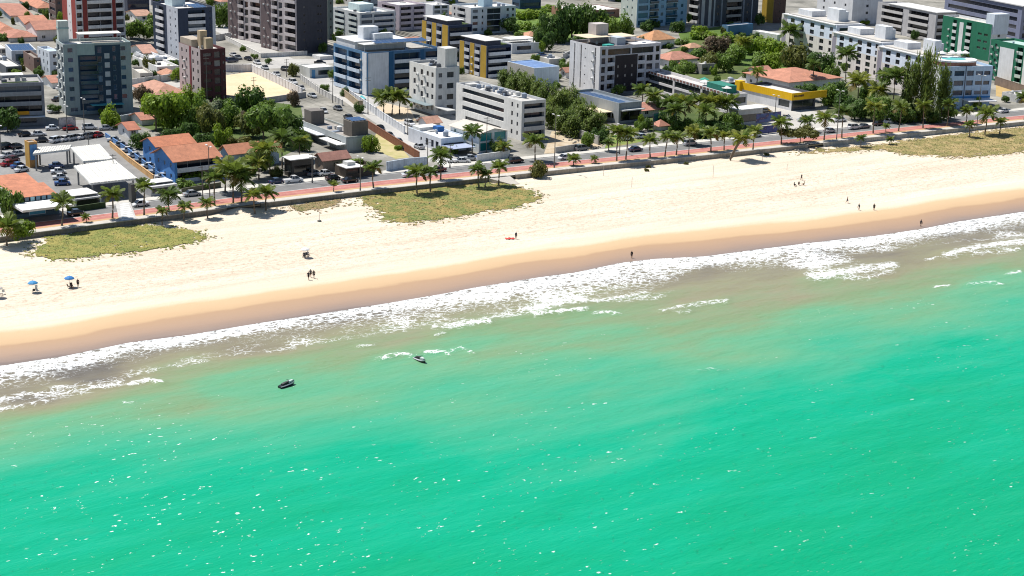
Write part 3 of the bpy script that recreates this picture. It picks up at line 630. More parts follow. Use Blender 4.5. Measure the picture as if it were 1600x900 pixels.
def house(name, label, xn, yt, yb, xl, xr, rot=36, wall=WHITE, tile=(0.46, 0.155, 0.07), ridge='R', kind='gable', rise=2.0, ov=.6, Rs=None, Ls=None, n=1, cat='house', group=None, glass=GLASS):
    b = Bld(name, label, cat, xn, yt, yb, xl, xr, rot, group)
    H, a, c = b.H, b.wr, b.wl; mb = MB(); fr = M(WHITE, .5, .05); fh = (H-.1)/n
    nR, nL = max(1, int(a/4)), max(1, int(c/4.5))
    Rs = Rs if Rs is not None else [('w', (i+.5)/nR, 1.4, 1.2, .9) for i in range(nR)]
    Ls = Ls if Ls is not None else [('w', (i+.5)/nL, 1.2, 1.1, 1.0) for i in range(nL)]
    b.face(mb, 'R', a, H, n, Rs, fh, 0, None, fr, MG(glass), 0); b.face(mb, 'L', c, H, n, Ls, fh, 0, None, fr, MG(glass), 0)
    mb.quad((a, 0, 0), (a, c, 0), (a, c, H), (a, 0, H)); mb.quad((0, c, 0), (a, c, 0), (a, c, H), (0, c, H))
    r = MB(); o = ov; rs = rise; dz = .15
    def sl(*p):
        r.poly(p, 0); r.poly([(x, y, z-dz) for x, y, z in p][::-1], 0)
        for i in range(len(p)):
            q, w = p[i], p[(i+1) % len(p)]; r.quad((q[0], q[1], q[2]-dz), (w[0], w[1], w[2]-dz), w, q, 0)
    e = H+.1-rs*o/(max(min(a, c), 1)/2)
    e = H+.1-.25
    if kind == 'gable' and ridge == 'R':
        sl((-o, -o, e), (a+o, -o, e), (a+o, c/2, H+rs), (-o, c/2, H+rs)); sl((a+o, c+o, e), (-o, c+o, e), (-o, c/2, H+rs), (a+o, c/2, H+rs))
        mb.poly([(0, 0, H), (0, c/2, H+rs-.1), (0, c, H)]); mb.poly([(a, 0, H), (a, c/2, H+rs-.1), (a, c, H)])
    elif kind == 'gable':
        sl((-o, -o, e), (-o, c+o, e), (a/2, c+o, H+rs), (a/2, -o, H+rs)); sl((a+o, c+o, e), (a+o, -o, e), (a/2, -o, H+rs), (a/2, c+o, H+rs))
        mb.poly([(0, 0, H), (a/2, 0, H+rs-.1), (a, 0, H)]); mb.poly([(0, c, H), (a/2, c, H+rs-.1), (a, c, H)])
    elif kind == 'shed':
        sl((-o, -o, e), (a+o, -o, e), (a+o, c+o, H+rs), (-o, c+o, H+rs))
        mb.poly([(0, 0, H), (0, c, H+rs-.12), (0, c, H)]); mb.quad((0, c, H), (a, c, H), (a, c, H+rs-.12), (0, c, H+rs-.12)); mb.poly([(a, 0, H), (a, c, H+rs-.12), (a, c, H)])
    else:
        if a >= c:
            p, q = (c/2, c/2, H+rs), (a-c/2, c/2, H+rs)
            sl((-o, -o, e), (a+o, -o, e), q, p); sl((a+o, c+o, e), (-o, c+o, e), p, q); sl((-o, c+o, e), (-o, -o, e), p); sl((a+o, -o, e), (a+o, c+o, e), q)
        else:
            p, q = (a/2, a/2, H+rs), (a/2, c-a/2, H+rs)
            sl((-o, -o, e), (a+o, -o, e), p); sl((a+o, -o, e), (a+o, c+o, e), q, p); sl((a+o, c+o, e), (-o, c+o, e), q); sl((-o, c+o, e), (-o, -o, e), p, q)
    mb.build('wall', M(wall), b.root); b.roof = r.build('roof', MTILE(tile) if isinstance(tile, tuple) else tile, b.root); b.zr = H
    return b
def bwall(label, pts, h, col, th=.25, piers=0, name='boundary_wall', cat='wall', z0=-0.06):
    P = [G(*p) for p in pts]; o = thing(name, label, cat, (P[0][0], P[0][1], z0), group='boundary walls'); mb = MB(); cp = MB()
    for a, b in zip(P, P[1:]):
        d = (b-a)[:2]; L = np.hypot(*d); d = d/L; nrm = np.array([-d[1], d[0]])*th/2; a2, b2 = a[:2]-P[0][:2], b[:2]-P[0][:2]
        mb.prism([tuple(a2-nrm), tuple(b2-nrm), tuple(b2+nrm), tuple(a2+nrm)], 0, h)
        n2 = nrm*1.4; cp.prism([tuple(a2-n2), tuple(b2-n2), tuple(b2+n2), tuple(a2+n2)], h, h+.08)
        k = max(1, int(L/3.0))
        for i in range(k+1):
            c = a2+d*L*i/k; q = MB(); q.box(c[0]-.17, c[1]-.17, 0, c[0]+.17, c[1]+.17, h+.2)
            if piers: q.build('pier', M(col), o)
    mb.build('panel', M(col, .85, .3, .5), o); cp.build('coping', M(tuple(c*.9 for c in col)), o)

W_ = lambda *a: ('w',)+a
# --- left: grey-green block
b = Bld('apartment_building', 'grey-green seven-storey apartment block with a recessed dark blue glazed centre', 'building', 104, 69, 180, 87, 204, 26)
b.shell(7, [W_(.10,1.5,1.3,1.0,1,7,1),('b',.235,.50,.15,M((.03,.06,.11)),True,1,6),('s',.50,.56,1.9,.5,1,7),('p',.60,.675,.13,.21,M((.42,.47,.5))),('p',.60,.675,.26,.335,M((.42,.47,.5))),('p',.60,.675,.39,.465,M((.42,.47,.5))),('p',.60,.675,.52,.595,M((.42,.47,.5))),('p',.60,.675,.65,.725,M((.42,.47,.5))),('p',.60,.675,.78,.855,M((.42,.47,.5))),W_(.745,.9,1.6,.8,1,7,1),W_(.88,1.5,1.3,1.0,1,7,1),('z',.21,.84,.06,.97,M((.02,.05,.085))),('p',.20,.46,.84,1.0,M((.30,.40,.40))),W_(.12,2.2,1.2,.6,0,1),('s',.3,.55,1.6,.5,0,1)],
 [('s',.05,.32,2.0,.5,1,7),('ac',.36,.8,1,7),('s',.55,.85,2.0,.5,1,7),('ac',.9,.6,1,7)], wall=(.29,.36,.37), wallL=(.42,.45,.45), glass=BLUEG, frame=(.35,.4,.42))
b.rbox('water_tower', .02,.17,.75,.99,6.6,(.50,.55,.52)); b.rbox('tower_band',.015,.175,.74,1.0,.5,(.3,.42,.42),z=b.zr+4.2)
b.slab('pergola_roof', .30,.93,.55,.99,b.zr+2.6,.2,(.75,.73,.68),posts=1); b.rbox('planter',.45,.85,.06,.16,.8,(.3,.26,.2))
b.slab('entrance_canopy', .36,.84,-.25,-.01,2.9,.15,(.1,.4,.42))
# --- left edge low block with balconies
b = Bld('apartment_building', 'low grey block with long balconies and an orange fascia at the left edge', 'building', -70, 133, 201, -100, 68, 22, depth=15)
b.shell(4, [('b',.02,.97,.5,M((.30,.31,.33)),False,1,4),('s',.05,.9,2.0,.3,0,1)], [], wall=(.25,.26,.29), roofc=(.35,.34,.33), glass=GLASS, frame=(.3,.3,.32))
b.slab('fascia', .5,.82,-.07,-.055,b.v0+b.fh*1.05,1.0,(.7,.32,.02)); b.slab('awning', .7,.99,-.16,-.01,b.v0+b.fh*.8,.15,(.75,.75,.75)); b.clutter(14,3); b.rbox('planter',.55,.95,.06,.12,.9,(.06,.10,.03)); b.slab('pergola_roof',.55,.8,.3,.6,b.zr+2.3,.15,(.7,.69,.66),posts=1)
# --- small ones behind it
b = Bld('office_building','small white two-storey house with blue solar roof and big blue window','building',19,79,100,8,57,24); b.shell(2,[('s',.15,.55,2.4,.7,0,1),W_(.75,1.2,1.4,.6,0,1)],[],wall=(.62,.66,.72),roofc=(.35,.45,.6),glass=(.05,.18,.3)); b.solar(.05,.95,.1,.9,6,3)
b = Bld('office_building','narrow brown rendered block with flat roof between two white buildings','building',54,90,114,36,65,28); b.shell(2,[W_(.5,.8,.8,1.2,1,2)],[W_(.4,.8,.8,1.2,0,2)],wall=(.20,.13,.11),roofc=(.3,.27,.24))
b = Bld('apartment_building','white three-storey walk-up with ribbed blue roof left of the grey-green block','building',79,80,120,58,93,34); b.shell(3,[W_(.5,1.2,1.2,.9)],[W_(.2,.9,1.5,.8),W_(.5,.9,1.5,.8),W_(.8,.9,1.5,.8)],wall=(.66,.70,.76),roofc=(.5,.58,.68)); b.slab('roof_sheet',.05,.95,.05,.6,b.zr+.5,.12,(.45,.55,.68))
for k,(lab,xn,yt,yb,xl,xr,kd,rs,wc) in enumerate([
 ('tile-roofed house with a blue front at the top left corner',18,24,32,-20,50,'gable',2.2,(.45,.5,.55)),
 ('broad terracotta-roofed house at the left edge below the top corner',-5,52,58,-40,32,'hip',2.4,WHITE),
 ('terracotta-roofed house with a white gable left of the red tower',58,46,64,40,100,'gable',2.4,WHITE),
 ('long pink-tiled house behind the white gable left of the red tower',40,36,44,20,76,'gable',1.8,WHITE),
 ('low pale-roofed house with bushes above the blue solar roof',16,58,66,0,56,'hip',1.6,OFFW),
 ('small red-roofed house hidden behind the red tower at the top edge',60,12,20,30,88,'hip',2.0,OFFW)]):
    house('house',lab,xn,yt,yb,xl,xr,30,wall=wc,kind=kd,rise=rs,tile=(.50,.19,.10) if k%2 else (.44,.17,.10))
# --- red tower
b = Bld('apartment_tower','tall brick-red tower with white balcony bands rising past the top edge','building',121,None,72,100,197,33,hmin=42)
b.shell(13,[('b',.0+.02,.13,.3,M(WHITE)),('b',.24,.50,.3,M(WHITE)),('b',.50,.74,.3,M(WHITE)),('b',.82,.98,.3,M(WHITE)),('p',.14,.235,0,1,M((.30,.06,.05))),('p',.745,.815,0,1,M((.30,.06,.05)))],
 [('z',.0,.32,0,1,M((.33,.06,.05))),('z',.62,1,0,1,M((.33,.06,.05))),W_(.46,.7,.7,1.2)],wall=(.80,.78,.78),glass=(.03,.028,.03))
b = Bld('apartment_tower','dark navy block standing behind the red tower','building',200,None,27,190,234,30,hmin=22); b.shell(7,[('s',.05,.95,1.6,.7)],[],wall=(.05,.06,.09),glass=(.02,.03,.05))
b = Bld('apartment_tower','slim dark brown block at the top edge left of the red tower','building',88,None,34,78,99,30,hmin=25); b.shell(8,[W_(.5,1.2,1.2,.9)],[('s',.1,.9,1.4,.8)],wall=(.16,.11,.10))
# --- navy and white block
b = Bld('apartment_building','navy and white eight-storey block with white balconies left of the twin brown towers','building',280,13,94,238,336,34)
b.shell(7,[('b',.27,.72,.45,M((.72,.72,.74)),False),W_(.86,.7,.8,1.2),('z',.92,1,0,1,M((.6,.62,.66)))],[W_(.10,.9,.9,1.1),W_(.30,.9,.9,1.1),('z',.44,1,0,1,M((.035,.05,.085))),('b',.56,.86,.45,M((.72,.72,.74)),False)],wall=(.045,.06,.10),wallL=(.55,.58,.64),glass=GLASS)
b.rbox('stair_tower',.2,.55,.5,.8,3,(.55,.66,.7)); b.solar(.55,.9,.15,.5,3,2); b.clutter(4,9)
# --- brown-red block
b = Bld('apartment_building','slim dark red brick block with tan roof tower beside the walled sand lot','building',315,77,163,279,352,34)
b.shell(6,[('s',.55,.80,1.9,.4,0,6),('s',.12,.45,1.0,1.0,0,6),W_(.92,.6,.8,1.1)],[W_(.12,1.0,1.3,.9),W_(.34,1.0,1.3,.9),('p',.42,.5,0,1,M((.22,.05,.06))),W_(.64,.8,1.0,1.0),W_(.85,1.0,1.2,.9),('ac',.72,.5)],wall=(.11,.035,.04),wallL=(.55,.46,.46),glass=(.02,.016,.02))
b.rbox('penthouse',.05,.55,.45,.98,2.8,(.45,.38,.30)); b.rbox('water_tower',.28,.55,.3,.44,5.8,(.52,.40,.26)); b.rbox('stair_tower',.35,.62,.12,.28,3.8,(.50,.39,.25)); b.clutter(6,4)
# --- twin brown towers
for lab,xn,yb,xl,xr in (('brown tower with pink balcony bands, the farther twin tower',409,68,357,452),('brown tower with pink balcony bands and dark flank, the nearer twin tower',464,85,408,512)):
    b = Bld('apartment_tower',lab,'building',xn,None,yb,xl,xr,44,group='twin brown towers',hmin=48)
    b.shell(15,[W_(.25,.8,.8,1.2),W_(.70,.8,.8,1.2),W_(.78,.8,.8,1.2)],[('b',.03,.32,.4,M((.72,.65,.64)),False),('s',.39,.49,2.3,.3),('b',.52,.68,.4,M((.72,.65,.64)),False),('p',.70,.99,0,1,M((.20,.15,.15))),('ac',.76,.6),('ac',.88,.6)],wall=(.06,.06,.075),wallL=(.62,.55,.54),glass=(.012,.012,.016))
# --- white/teal and pink blocks at the top
b = Bld('apartment_building','pale teal-white block behind the blue and white building with striped balconies','building',562,20,60,519,618,36); b.shell(4,[('s',.05,.35,1.4,.8),('b',.4,.95,.3,M((.62,.64,.68)),False)],[('b',.1,.4,.3,M((.6,.66,.66)),False),('b',.55,.9,.3,M((.6,.66,.66)),False)],wall=(.58,.61,.63),glass=BLUEG); b.clutter(6,5); b.rbox('stair_tower',.3,.7,.4,.8,3,(.55,.68,.7))
b = Bld('apartment_building','pale pink block with dark balconies at the top edge above the blue and white building','building',624,8,48,590,665,38); b.shell(4,[('b',.05,.45,.3,M((.58,.50,.54)),False),('b',.55,.95,.3,M((.58,.50,.54)),False)],[('b',.2,.8,.3,M((.58,.5,.54)),False)],wall=(.52,.45,.50),glass=(.02,.02,.03)); b.clutter(3,6)
b = Bld('apartment_tower','dark green-grey tower slice right of the nearer twin tower','building',513,None,62,508,521,40,hmin=30); b.shell(9,[W_(.5,.8,1,.9)],[],wall=(.16,.2,.19))
# --- blue and white building
b = Bld('apartment_building','white and cobalt-blue five-storey building with rooftop pergola and solar panels','building',574,82,150,521,690,34)
b.shell(4,[('p',.01,.28,.02,.98,M((.66,.68,.73))),W_(.20,.9,1.0,1.1,0,4,1),('p',.285,.345,0,1,M((.02,.10,.22))),('b',.36,.70,.5,M((.66,.70,.76)),False),('p',.71,.76,0,1,M((.02,.1,.22))),('b',.78,.98,.5,M((.66,.70,.76)),False)],
 [('p',.02,.14,.02,.98,M((.74,.75,.78))),('b',.20,.55,.5,M((.62,.70,.80)),False),('b',.60,.95,.5,M((.62,.70,.80)),False),('ac',.16,.7)],wall=(.07,.16,.30),wallL=(.10,.22,.38),glass=(.012,.03,.06),roofc=(.42,.40,.36))
b.rbox('penthouse',.03,.72,.42,.98,2.9,(.70,.71,.73),extra=1); b.rbox('water_tower',.20,.40,.55,.72,7.2,(.72,.74,.78)); b.rbox('stair_tower',.30,.55,.45,.54,5.2,(.72,.74,.78))
b.slab('pergola_roof',.05,.95,.2,.4,b.zr+2.5,.15,(.62,.62,.6),posts=1); b.solar(.2,.9,.18,.34,7,1,z=b.zr+2.66); b.clutter(5,8)
bwall('tan garden wall around the small swimming pool beside the blue and white building',[(535,148),(560,168),(567,168)],2.2,(.42,.33,.22))
patch('swimming_pool',[(552,151),(566,149),(572,154),(560,156)],MPLAIN((.03,.42,.45),.08),0.4)
# --- grey L building: stair block and long wing
b = Bld('apartment_building','light grey five-storey block with square dark windows joined to the long grey wing','building',680,106,180,640,718,34)
b.shell(4,[W_(.20,1.3,1.3,1.0),W_(.62,2.4,1.7,.8)],[W_(.12,1.3,1.5,.9),W_(.30,1.3,1.5,.9),W_(.52,1.5,1.7,.8),W_(.80,1.4,1.6,.9),('ac',.40,.3),('ac',.65,.3)],wall=(.56,.57,.57),wallL=(.80,.78,.74),roofc=(.42,.41,.38))  # left wall colour lightened to carry its sunlight, front left greyer
b.rbox('water_tower',.45,.95,.05,.35,6.4,(.60,.60,.58)); b.clutter(9,11); b.slab('car_port_roof',-.05,.3,-.5,-.02,2.6,.2,(.5,.5,.49)); b.slab('glass_awning',-.35,-.01,.05,.9,3.0,.12,(.2,.25,.27))
b = Bld('apartment_building','long light grey wing with dark strip windows and beach balconies at its end','building',814,158,220,713,853,34)
b.shell(4,[('b',.10,.95,.35,M((.55,.55,.55)),False,0,4)],[W_(.06,.8,1.2,1.0,0,4,1),('s',.26,.90,1.25,1.0,1,4),W_(.14,.9,1.4,.9),('s',.3,.85,1.0,.9,0,1)],wall=(.56,.57,.58),wallL=(.80,.78,.74),roofc=(.56,.54,.50))  # sunlit long side painted paler than the shaded end wall
b.clutter(26,12); b.rbox('stair_tower',.1,.5,.82,.9,1.2,(.55,.54,.52))
# --- mustard pair
mus = M((.52,.33,.05))
for lab,xn,yt,yb,xl,xr in (('mustard-striped navy apartment block, the farther of the pair',700,40,95,659,738),('mustard-striped navy apartment block, the nearer of the pair, white roof canopy',760,72,122,718,799)):
    b = Bld('apartment_building',lab,'building',xn,yt,yb,xl,xr,36,group='mustard-striped blocks')
    b.shell(4,[('b',.06,.96,.8,M((.70,.70,.72)),False)],[('p',.02,.22,0,1,mus),('b',.25,.42,.3,M((.66,.66,.68)),False),('p',.45,.60,0,1,mus),('b',.63,.8,.3,M((.66,.66,.68)),False),('p',.82,.98,0,1,mus),('ac',.5,.4)],wall=(.03,.045,.09),wallL=(.25,.27,.33),glass=(.015,.025,.05))
    b.rbox('penthouse',.1,.7,.12,.9,2.2,(.1,.1,.13)); b.slab('roof_canopy',.02,.75,.08,.98,b.zr+2.3,.2,(.75,.73,.70)); b.rbox('planter',.8,.95,.1,.8,.9,(.08,.12,.03)); b.clutter(3,14)
b = Bld('apartment_building','pale blue-white apartment block with a dark glazed centre at the top edge','building',735,12,54,706,806,35); b.shell(4,[W_(.10,2.6,1.2,1.0),W_(.26,.8,1.2,1.0,0,4,1),('s',.36,.66,2.3,.3),W_(.82,1.2,1.2,1.0),W_(.94,1.0,1.2,1.0)],[('b',.3,.7,.3,M((.66,.66,.66)),False),W_(.85,1.2,1.2,1.0)],wall=(.55,.62,.68),wallL=(.66,.65,.64),glass=GLASS); b.rbox('water_tower',.45,.65,.4,.7,4.0,(.4,.55,.65)); b.clutter(4,15)
b = Bld('office_building','dark blue glazed block at the top edge right of the pale blue-white apartments','building',812,None,14,800,845,34,hmin=14); b.shell(4,[('s',.05,.95,1.9,.4)],[('s',.1,.9,1.9,.4)],wall=(.05,.10,.17),glass=BLUEG)
# --- low commercial between
b = Bld('shop','low white flat-roofed shop with dark strip window behind the blue-roofed warehouse','shop',800,68,84,776,850,30); b.shell(1,[('s',.15,.6,1.6,.9)],[],wall=(.72,.74,.76),roofc=(.7,.7,.68)); b.slab('upper_roof',.1,.9,.3,.9,b.zr+1.6,.3,(.72,.7,.66))
b = Bld('warehouse','white gable-ended warehouse with a long faded blue roof','warehouse',834,106,137,793,874,34); b.shell(1,[('p',.02,.98,.02,.16,M((.05,.16,.33)))],[],wall=(.62,.72,.80),wallL=(.45,.43,.40),roofc=(.16,.26,.48),parapet=.25)
# --- white and charcoal building
b = Bld('apartment_building','white-framed building with a charcoal centre, slot windows on its flank and a roof bar','building',935,73,146,891,1033,34)
b.shell(5,[W_(.06,1.6,2.0,.6,0,5,1),('b',.13,.245,.1,M((.60,.60,.66)),False,0,4),('s',.13,.50,2.0,.5,4,5),('s',.52,.88,2.0,.5,4,5),('z',.25,.62,0,.79,M((.035,.028,.032))),*[('p',u,u+.02,v,v+.055,M((.4,.36,.33))) for u in (.29,.41,.52) for v in (.12,.32,.52)],('b',.63,.74,.1,M((.60,.60,.66)),False,0,4),W_(.82,2.6,2.0,.6,0,4),W_(.95,1.6,2.0,.6,0,5,1)],
 [('s',.13,.175,2.95,.02,0,5),('ac',.20,.9),W_(.48,.6,.5,1.6),('s',.60,.64,2.95,.02,0,5),('s',.82,.86,2.95,.02,0,5)],wall=(.56,.55,.60),wallL=(.82,.80,.80),glass=(.016,.016,.026),roofc=(.16,.13,.11))  # flank colour raised so the sunlit side reads brighter than the front
b.slab('roof_canopy',.02,.40,.45,.98,b.zr+2.6,.15,(.66,.55,.40),posts=1); b.slab('roof_canopy',.48,.80,.4,.9,b.zr+2.4,.15,(.68,.57,.42),posts=1); b.rbox('water_tower',.28,.48,.72,.98,6.5,(.52,.47,.45)); b.rbox('stair_tower',.42,.56,.3,.6,2.6,(.45,.5,.56)); b.slab('terrace_deck',.62,.98,.03,.45,b.zr+.35,.2,(.74,.72,.70)); b.rbox('parasol_table',.18,.30,.15,.3,.8,(.05,.38,.33)); b.clutter(5,17)
house('house','orange-roofed house behind the white-framed charcoal building',1018,62,76,996,1054,34,kind='hip',rise=3.0,tile=(.55,.24,.10))
house('house','terracotta-roofed white house with veranda right of the white-framed charcoal building',1046,93,110,1022,1090,34,kind='hip',rise=2.2,Rs=[('s',.1,.7,1.2,.9)],tile=(.50,.20,.12))
# --- grey modern house
b = Bld('villa','modern grey flat-roofed villa with solar roof and big dark glass front','house',966,161,193,891,1003,34)
b.shell(2,[('s',.06,.95,2.9,.3,0,1),('p',.0,.08,0,1,M((.22,.25,.25)))],[('s',.1,.3,1.6,.7,0,1)],wall=(.30,.33,.34),wallL=(.40,.42,.43),roofc=(.18,.22,.28),glass=(.01,.018,.018),fh=3.2)
b.solar(.12,.6,.12,.9,3,6,tilt=.25); b.slab('side_roof',-.55,-.01,.12,.5,3.0,.25,(.66,.55,.38),posts=1); b.rbox('side_column',-.5,-.46,.15,.2,2.9,(.6,.35,.04),z=0); b.rbox('side_column',-.5,-.46,.4,.45,2.9,(.6,.35,.04),z=0); b.slab('lintel',.05,1.02,-.06,-.01,4.0,.35,(.72,.72,.7))
# --- terrace building
b = Bld('restaurant','open two-level white terrace building with railing beside the palm grove','restaurant',1140,147,178,1007,1168,27)
b.shell(2,[('s',.08,.92,1.9,.3)],[('s',.03,.31,1.9,.4),('s',.33,.63,1.9,.4),('s',.65,.97,1.9,.4)],wall=(.62,.60,.60),roofc=(.60,.57,.54),glass=(.02,.025,.025),parapet=.9)
for i in range(26): 
    q = MB(); q.box(-.12,(i+.15)/26*b.wl,b.H-.75,-.01,(i+.75)/26*b.wl,b.H-.15); q.build('railing_panel',M((.22,.10,.08)),b.root)
b.rbox('bar_hut',.1,.9,.1,.28,2.6,(.03,.20,.15)); 
for i,(u,v) in enumerate(((.3,.1),(.6,.2),(.3,.34),(.7,.42))):
    q = MB(); x,y = u*b.wr,v*b.wl; q.tube([(x,y,b.zr),(x,y,b.zr+2.4)],.05); q.tube([(x,y,b.zr+2.0),(x,y,b.zr+2.7)],[1.7,.1],8); q.build('parasol',M((.04,.30,.22) if i%2 else (.7,.7,.66)),b.root)
b = Bld('kiosk','low open kiosk with white flat roof and glass above the billboard','kiosk',1152,172,196,1138,1192,34); b.shell(1,[('s',.05,.95,2.4,.4)],[('s',.1,.9,2.4,.4)],wall=(.55,.55,.54),roofc=(.72,.71,.68),glass=(.03,.03,.03)); b.slab('roof_overhang',-.08,1.15,-.15,1.0,b.H+.01,.25,(.74,.73,.70))
# --- yellow shop
yel = (.80,.47,.01)
b = Bld('shop','bright yellow-fasciaed corner shop with white side wall','shop',1236,148,173,1160,1275,34)
b.shell(1,[('s',.05,.95,2.3,.4,0,1)],[('s',.04,.26,2.3,.4,0,1)],wall=(.10,.10,.11),wallL=(.70,.70,.71),roofc=(.66,.64,.60),glass=(.03,.04,.045),fh=3.4)
for nm,bx in (('fascia',(-.25,-.25,b.H-1.8,b.wr*1.45,-.02,b.H+.55)),('fascia',(-.25,-.02,b.H-1.8,-.02,b.wl,b.H+.55))):
    q = MB(); q.box(*bx); q.build(nm,M(yel,.5,.12),b.root)
q = MB(); q.box(b.wr*1.02,0,b.H-1.2,b.wr*1.45,4.5,b.H-.9); q.build('canopy',M((.6,.5,.2)),b.root)
q = MB(); q.box(-1.2,b.wl,0,1.2,b.wl+2.4,b.H+.9); q.build('pylon',M(yel,.5,.12),b.root)
q = MB(); x=.6
for w in (.45,.3,.4,.25,.5,.3,.42,.35,.3): q.box(x,-.31,b.H-.8,x+w,-.26,b.H-.8+rnd.uniform(.45,.75)); x += w+.14
q.build('sign_lettering',M((.09,.05,.03)),b.root)
house('house','large terracotta hip-roofed house behind the yellow shop',1232,127,146,1166,1312,34,kind='hip',rise=2.6,tile=(.52,.20,.11),ov=1.0)
# --- hotel with three stepped roofs
for k,(lab,xn,yt,yb,xl,xr) in enumerate((('white and beige hotel wing farthest from the beach, behind the tall palm',1303,40,99,1222,1352),('middle wing of the white and beige hotel with roof tanks',1374,68,124,1300,1424),('front wing of the white and beige hotel, tall casuarina trees before it',1452,92,152,1371,1500))):
    b = Bld('hotel_wing',lab,'hotel',xn,yt,yb,xl,xr,24,group='hotel wings')
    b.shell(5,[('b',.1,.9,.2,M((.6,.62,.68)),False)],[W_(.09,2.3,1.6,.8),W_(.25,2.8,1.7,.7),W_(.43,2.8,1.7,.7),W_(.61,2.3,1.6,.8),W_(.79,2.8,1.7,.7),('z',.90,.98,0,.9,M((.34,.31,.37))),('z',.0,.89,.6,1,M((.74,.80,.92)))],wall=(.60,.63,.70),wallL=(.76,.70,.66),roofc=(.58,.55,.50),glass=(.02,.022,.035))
    q = MB(); q.box(-.5,.02*b.wl,b.H+.004,b.wr*.95,.97*b.wl,b.H+.3); q.build('roof_slab',M((.74,.74,.75)),b.root)
    q = MB(); q.box(.6,.06*b.wl,b.H+.3,b.wr*.9,.9*b.wl,b.H+.75); q.build('roof_deck',M((.50,.47,.43)),b.root)
    b.rbox('water_tower',.35,.60,.15,.35,4.6,(.72,.74,.78),z=b.H+.75); b.rbox('stair_tower',.62,.8,.2,.45,3.4,(.70,.72,.76),z=b.H+.75); b.rbox('tank_room',.2,.7,.55,.8,2.2,(.70,.72,.76),z=b.H+.75)
# --- blue-white hotel front with roof pool
b = Bld('hotel','white and sky-blue seafront hotel with rounded roof pool deck','hotel',1464,104,170,1440,1552,15)
b.shell(4,[('s',.03,.22,1.7,.7,1,4),('s',.27,.46,1.7,.7,1,4),('s',.51,.64,1.7,.7,1,4),('s',.68,.82,1.3,.9,1,4),('s',.84,.96,1.3,.9,1,4),('p',.0,1,.25,.29,M((.05,.22,.52))),('p',.475,.495,0,1,M((.12,.16,.24)))],[W_(.3,1.4,1.3,.9),W_(.7,1.4,1.3,.9)],wall=(.44,.60,.80),wallL=(.70,.70,.70),glass=(.015,.05,.11),roofc=(.5,.48,.46))
b.slab('entrance_canopy',.45,.98,-.4,-.01,3.0,.3,(.76,.76,.78)); q = MB()
q.prism([(b.wr*(.45+.38*math.cos(t)),b.wl*.5+min(b.wl*.46,6)*math.sin(t)) for t in np.linspace(0,2*math.pi,24,endpoint=False)],b.zr,b.H+1.0); q.build('pool_deck',M((.30,.14,.10)),b.root)
q = MB(); q.prism([(b.wr*(.45+.39*math.cos(t)),b.wl*.5+min(b.wl*.47,6.2)*math.sin(t)) for t in np.linspace(0,2*math.pi,24,endpoint=False)],b.H+1.0,b.H+1.5); q.build('deck_rim',M((.72,.73,.74)),b.root)
q = MB(); q.prism([(b.wr*(.43+.22*math.cos(t)),b.wl*.5+min(b.wl*.3,3)*math.sin(t)) for t in np.linspace(0,2*math.pi,20,endpoint=False)],b.H+1.5,b.H+1.56); q.build('pool_water',MPLAIN((.05,.5,.45),.06),b.root)
for u in (.3,.5,.65,.75):
    q = MB(); x,y=u*b.wr,b.wl*.78; q.tube([(x,y,b.H+1.5),(x,y,b.H+3.2)],.05); q.tube([(x,y,b.H+2.9),(x,y,b.H+3.7)],[1.6,.1],8); q.build('parasol',M((.74,.74,.73)),b.root)
# --- green pair, grey block, purple block
gr = (.02,.16,.09)
b = Bld('apartment_building','dark green and white block with a tall white stair tower','building',1544,38,96,1474,1575,24); b.shell(5,[W_(.5,1.2,1.2,.9)],[W_(.10,2.2,.9,1.1,1,4),W_(.22,2.2,.9,1.1,1,4),('b',.40,.50,.2,M((.6,.62,.6)),False),('p',.56,.64,0,.9,M((.7,.71,.7))),W_(.60,.9,.7,1.2),('b',.70,.78,.2,M((.66,.68,.66)),False),('ac',.84,.5)],wall=(.66,.68,.7),wallL=gr,glass=(.01,.03,.025),roofc=(.6,.57,.5)); b.rbox('stair_tower',.05,.98,-.02,.14,8.0,(.62,.68,.76),z=b.H-4)
b = Bld('apartment_building','dark green block with white window bays at the right edge','building',1655,84,150,1549,1700,24); b.shell(5,[],[('p',.26,.52,0,.86,M((.72,.73,.74))),W_(.34,1.0,.7,1.2,0,4,1),('ac',.60,.4),('p',.66,.86,0,.86,M((.72,.73,.74))),('b',.54,.62,.15,M((.5,.6,.55)),False),W_(.92,1.2,1.2,.9),('ac',.96,.4),('ac',.88,.4)],wall=gr,wallL=gr,glass=(.01,.03,.025),roofc=(.45,.6,.55)); b.clutter(5,22)
b = Bld('apartment_building','grey-white terraced block behind the hotel roofs','building',1459,20,66,1372,1494,24); b.shell(4,[('b',.08,.92,.3,M((.55,.53,.52)),False)],[('b',.12,.45,.3,M((.56,.54,.53)),False),('b',.55,.92,.3,M((.56,.54,.53)),False)],wall=(.46,.45,.46),glass=(.015,.015,.02)); b.slab('roof_slab',-.03,1.03,-.02,.8,b.H+.004,.3,(.72,.71,.70))
b = Bld('office_building','wide slate-purple block with dark glazing at the top right','building',1592,10,62,1478,1680,20); b.shell(4,[('s',.05,.95,2.0,.4)],[('s',.05,.95,1.8,.5)],wall=(.26,.27,.36),wallL=(.20,.22,.32),glass=(.015,.018,.03),roofc=(.5,.5,.5)); b.slab('roof_slab',-.02,1.02,-.02,1.02,b.H+.004,.4,(.58,.57,.56))
b = Bld('apartment_building','white stepped block at the top edge beyond the hotel roofs','building',1330,None,38,1275,1376,24,hmin=17); b.shell(5,[W_(.5,1.4,1.2,.9)],[W_(.2,1.4,1.2,.9),W_(.5,1.4,1.2,.9),W_(.8,1.4,1.2,.9)],wall=(.66,.67,.7)); b.clutter(4,31)
